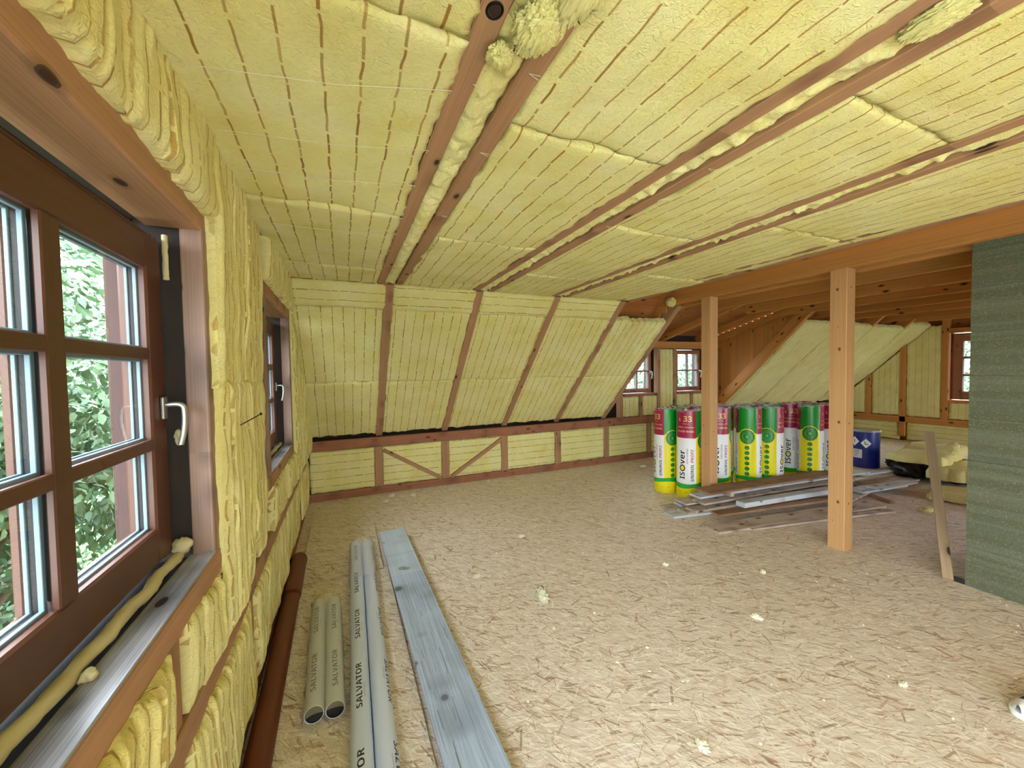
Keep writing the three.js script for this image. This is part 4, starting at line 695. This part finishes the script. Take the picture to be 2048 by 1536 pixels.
// ---------------------------------------------------------------- bits on the floor
M.scrap = new THREE.MeshStandardMaterial({ color: 0xf7f1da, roughness: 1 });
const bits = [[1.58, -3.45, 0.035, 'pale wool scrap on the open floor, farther than the others'], [1.29, -2.46, 0.062, 'long pale wool scrap in the middle of the floor'], [2.44, -2.42, 0.03, 'small pale scrap towards the board pile'], [3.05, -2.0, 0.03, 'small pale scrap before the nearer post'], [2.45, -1.65, 0.035, 'round pale scrap in the open floor towards the chimney'], [0.94, -2.92, 0.03, 'thin pale scrap just beyond the grey plank'], [1.39, -1.17, 0.035, 'pale scrap nearest the viewer'], [4.60, -5.05, 0.05, 'white scrap by the knee wall near the rolls'], [0.55, -5.35, 0.05, 'curled scrap by the first knee wall stud'], [0.82, -5.25, 0.045, 'folded scrap by the brace of the knee wall'], [0.46, -5.15, 0.04, 'thin scrap a little before the knee wall'], [1.95, -5.42, 0.03, 'tiny pale curl against the sole plate'], [2.6, -0.98, 0.025, 'pale crumb pair towards the shoe']];
bits.forEach(([x, z, s, l], i) => { const m = lump(s, 200 + i, i === 1 ? 1.3 : 0.9, 0.42, 0.55, M.scrap, 9, 0.8, 9); m.position.set(x, s * 0.2, z); m.rotation.y = i * 1.3; add(m, 'insulation_scrap', l, 'scrap', 'scraps on the floor'); });
{ const r = rng(300), n = 700, im = new THREE.InstancedMesh(lump(0.006, 3, 1, 0.5, 0.7, M.scrap, 4, 0.7, 1).geometry, M.scrap, n), o = new THREE.Object3D();
  for (let i = 0; i < n; i++) { const x = 0.65 + r() * 4.6, z = -5.4 + r() * 5.0; o.position.set(x, 0.002, z); o.rotation.set(0, r() * 6, 0); const s = 0.35 + r() * r() * 1.6; o.scale.set(s, s, s); o.updateMatrix(); im.setMatrixAt(i, o.matrix); }
  add(im, 'insulation_crumbs', 'fine yellow insulation crumbs scattered over the floor', 'crumbs', null, 'stuff'); }
{ // shoe at the edge of the view: sole, upper, toe cap
  const o = grp(2.835, 0, -0.665); o.rotation.y = R(-14);
  const foot = (r0, h0, x0, x1, wy, s = 1) => { const pos = [], idx = [], n = 24, k = 16; for (let i = 0; i <= k; i++) { const q = i / k, x = x0 + (x1 - x0) * q, w = wy * Math.sqrt(Math.max(0.0, 1 - Math.pow(1 - Math.min(1, (x + 0.002) / 0.09), 2))) * (0.82 + 0.18 * Math.cos((x - 0.09) * 9)), hh = h0(x); for (let j = 0; j <= n; j++) { const a = j / n * Math.PI; pos.push(x, r0 + hh * Math.sin(a) * s, w * Math.cos(a)); } } for (let i = 0; i < k; i++) for (let j = 0; j < n; j++) { const p = i * (n + 1) + j; idx.push(p, p + 1, p + n + 2, p, p + n + 2, p + n + 1); } const g = new THREE.BufferGeometry(); g.setAttribute('position', new THREE.Float32BufferAttribute(pos, 3)); g.setIndex(idx); g.computeVertexNormals(); return g; };
  const hgt = (x) => 0.035 + 0.035 * step01(0.0, 0.2, x) + 0.015 * step01(0.18, 0.28, x);
  const white = new THREE.MeshStandardMaterial({ color: 0xf2f4f4, roughness: 0.6, side: THREE.DoubleSide }), navy = new THREE.MeshStandardMaterial({ color: 0x1b2a5c, roughness: 0.7, side: THREE.DoubleSide });
  part(o, foot(0.022, hgt, 0.045, 0.29, 0.049, 1.0), navy, 'upper', 'navy upper'); part(o, foot(0.022, (x) => hgt(x) + 0.003, 0.0, 0.062, 0.0505, 1.0), white, 'toe_cap', 'white toe cap');
  const sh = new THREE.Shape(); sh.moveTo(0.0, 0); sh.bezierCurveTo(0, 0.05, 0.06, 0.056, 0.12, 0.05); sh.bezierCurveTo(0.2, 0.042, 0.29, 0.05, 0.295, 0); sh.bezierCurveTo(0.29, -0.04, 0.2, -0.04, 0.12, -0.05); sh.bezierCurveTo(0.06, -0.056, 0, -0.05, 0, 0);
  part(o, new THREE.ExtrudeGeometry(sh, { depth: 0.02, bevelSize: 0.003, bevelThickness: 0.003, bevelSegments: 2, curveSegments: 16 }).rotateX(-Math.PI / 2).translate(0, 0.003, 0), white, 'sole');
  add(o, 'shoe', 'white and navy shoe toe peeking into view on the floor', 'shoe');
}

// ---------------------------------------------------------------- outside: lawn, casings, trees
struct(new THREE.Mesh(slab(-5.0, -0.8, -0.4, -0.15, 0.3, ZN + 0.2, 0.01, 2), new THREE.MeshStandardMaterial({ color: 0xd8d6d0, roughness: 0.9 })), 'bounce_slab', 'pale slab added outside the gable glazing to bounce daylight indoors');  // unseen reflector, put in to throw skylight up to the ceiling
struct(new THREE.Mesh(slab(-1.5, XR + 1.2, -0.4, -0.15, ZN + 0.21, ZN + 6, 0.01, 0), new THREE.MeshStandardMaterial({ color: 0xd8d6d0, roughness: 0.9 })), 'bounce_slab', 'pale slab added outside the near wall to bounce daylight indoors');  // second added reflector, below the near-wall glazing
{ const g = new THREE.PlaneGeometry(160, 160, 1, 1).rotateX(-Math.PI / 2); const m = new THREE.Mesh(g, new THREE.MeshStandardMaterial({ color: 0x3f5a2a, roughness: 1 })); m.position.y = -3.2; struct(m, 'ground', 'green ground outside'); }
struct(mslab(M.outer, -0.705, -0.64, 1.0, 2.17, -1.70, -1.686, 0.003), 'trim_23', 'outer timber casing seen through the large window');
const leafG = (() => { const g = new THREE.BufferGeometry(); g.setAttribute('position', new THREE.Float32BufferAttribute([0, 0, 0, 0.22, 0.06, 0.3, 0, 0, 0.35, -0.22, 0.06, 0.3, 0.2, 0.05, 0.65, 0, 0.0, 0.68, -0.2, 0.05, 0.65, 0, -0.1, 1], 3)); g.setIndex([0, 2, 1, 0, 3, 2, 1, 2, 5, 1, 5, 4, 2, 3, 6, 2, 6, 5, 4, 5, 7, 5, 6, 7]); g.computeVertexNormals(); return g; })();
const leafMats = [[0.055, 0.135, 0.055], [0.075, 0.165, 0.070], [0.040, 0.105, 0.045], [0.10, 0.19, 0.08]].map((c) => { const m = new THREE.MeshPhysicalMaterial({ roughness: 0.55, transmission: 0.3, thickness: 0, side: THREE.DoubleSide }); m.color.setRGB(...c); return m; });
const bark = new THREE.MeshStandardMaterial({ color: 0x5b4636, roughness: 0.95 });
function tree(x, z, y0, y1, rad, n, size, seed, label, single = 0) {
  const o = grp(x, -3.2, z), r = rng(seed), H = y1 + 3.2; add(o, 'tree', label, 'tree', 'trees outside');
  part(o, new THREE.CylinderGeometry(0.05, 0.16, H * 0.8, 10).translate(0, H * 0.4, 0), bark, 'trunk');
  for (let k = 0; k < 7; k++) { const a = k * 2.4, b = V(0, H * (0.3 + 0.07 * k), 0), e = V(Math.cos(a) * rad * 0.8, H * (0.42 + 0.07 * k), Math.sin(a) * rad * 0.8); part(o, new THREE.TubeGeometry(new THREE.LineCurve3(b, e), 1, 0.03, 6), bark, 'branch'); }
  const blobs = []; for (let k = 0; k < 64; k++) { const a = r() * 6.283, q = Math.sqrt(r()), yy = r(); blobs.push([V(Math.cos(a) * q * rad * (1 - 0.35 * yy), (y0 + 3.2) + (H - (y0 + 3.2)) * yy, Math.sin(a) * q * rad * (1 - 0.35 * yy)), rad * (0.22 + r() * 0.2)]); }
  const d = new THREE.Object3D(), items = [], toCam = V(-x, 1.65 + 3.2, -z);
  for (let i = 0; i < n; i++) {
    const [c, br] = blobs[Math.floor(r() * blobs.length)], v = V(r() - 0.5, r() - 0.5, r() - 0.5).normalize(), p = c.clone().addScaledVector(v, br * (0.75 + r() * 0.3));
    const s = size * (0.7 + r() * 0.6); d.position.copy(p); d.lookAt(p.x + v.x + (r() - 0.5), p.y + v.y - 0.7, p.z + v.z + (r() - 0.5)); d.rotateZ(r() * 6); d.scale.setScalar(s); d.updateMatrix(); items.push([d.matrix.clone(), p.distanceTo(toCam), i % 4]);
  }
  items.sort((a, b) => a[1] - b[1]);
  items.slice(0, single).forEach(([m, , k]) => { const l = part(o, leafG, leafMats[k], 'leaf'); m.decompose(l.position, l.quaternion, l.scale); });
  const fol = [[], [], [], []]; items.slice(single).forEach(([m, , k]) => fol[k].push(m));
  fol.forEach((list, k) => { const im = new THREE.InstancedMesh(leafG, leafMats[k], list.length); list.forEach((m, i) => im.setMatrixAt(i, m)); im.name = 'foliage'; im.userData.kind = 'stuff'; o.add(im); });
}
tree(-3.1, -5.1, -2.6, 2.7, 1.6, 22000, 0.11, 401, 'leafy green tree close outside, behind the far half of the large window', 300);
tree(-3.3, -2.2, -2.4, 2.3, 1.4, 16000, 0.11, 402, 'leafy green tree close outside, behind the near half of the large window');
tree(-5.2, -9.0, -2.4, 5.0, 2.4, 14000, 0.11, 410, 'dense tree filling the view between the closer trees');
tree(-5.6, -6.6, -2.6, 3.4, 2.2, 14000, 0.11, 411, 'broad bush tree directly behind the closest one');
tree(-7.5, -7.0, -2.0, 4.4, 2.4, 14000, 0.13, 403, 'taller tree farther out behind the large window');
tree(-6.5, -3.5, -2.0, 3.2, 2.0, 8000, 0.12, 404, 'lower round tree farther out towards the garden');
tree(-4.0, -11.5, -2.2, 3.2, 2.0, 6000, 0.13, 405, 'tree seen at a slant through the second window');
tree(13.6, -15.5, -2.0, 2.4, 2.6, 6000, 0.16, 406, 'pale tree outside beyond the first dormer window');
tree(17.6, -15.5, -2.0, 2.2, 2.4, 6000, 0.16, 407, 'pale tree outside beyond the second dormer window');
tree(19.5, -6.5, -2.0, 2.7, 2.6, 7000, 0.16, 408, 'tree outside beyond the opposite gable window');
tree(18.5, -3.0, -2.0, 2.2, 2.2, 5000, 0.16, 409, 'lower tree outside the opposite gable, towards the chimney side');

shade(scene);
renderer.render(scene, camera);
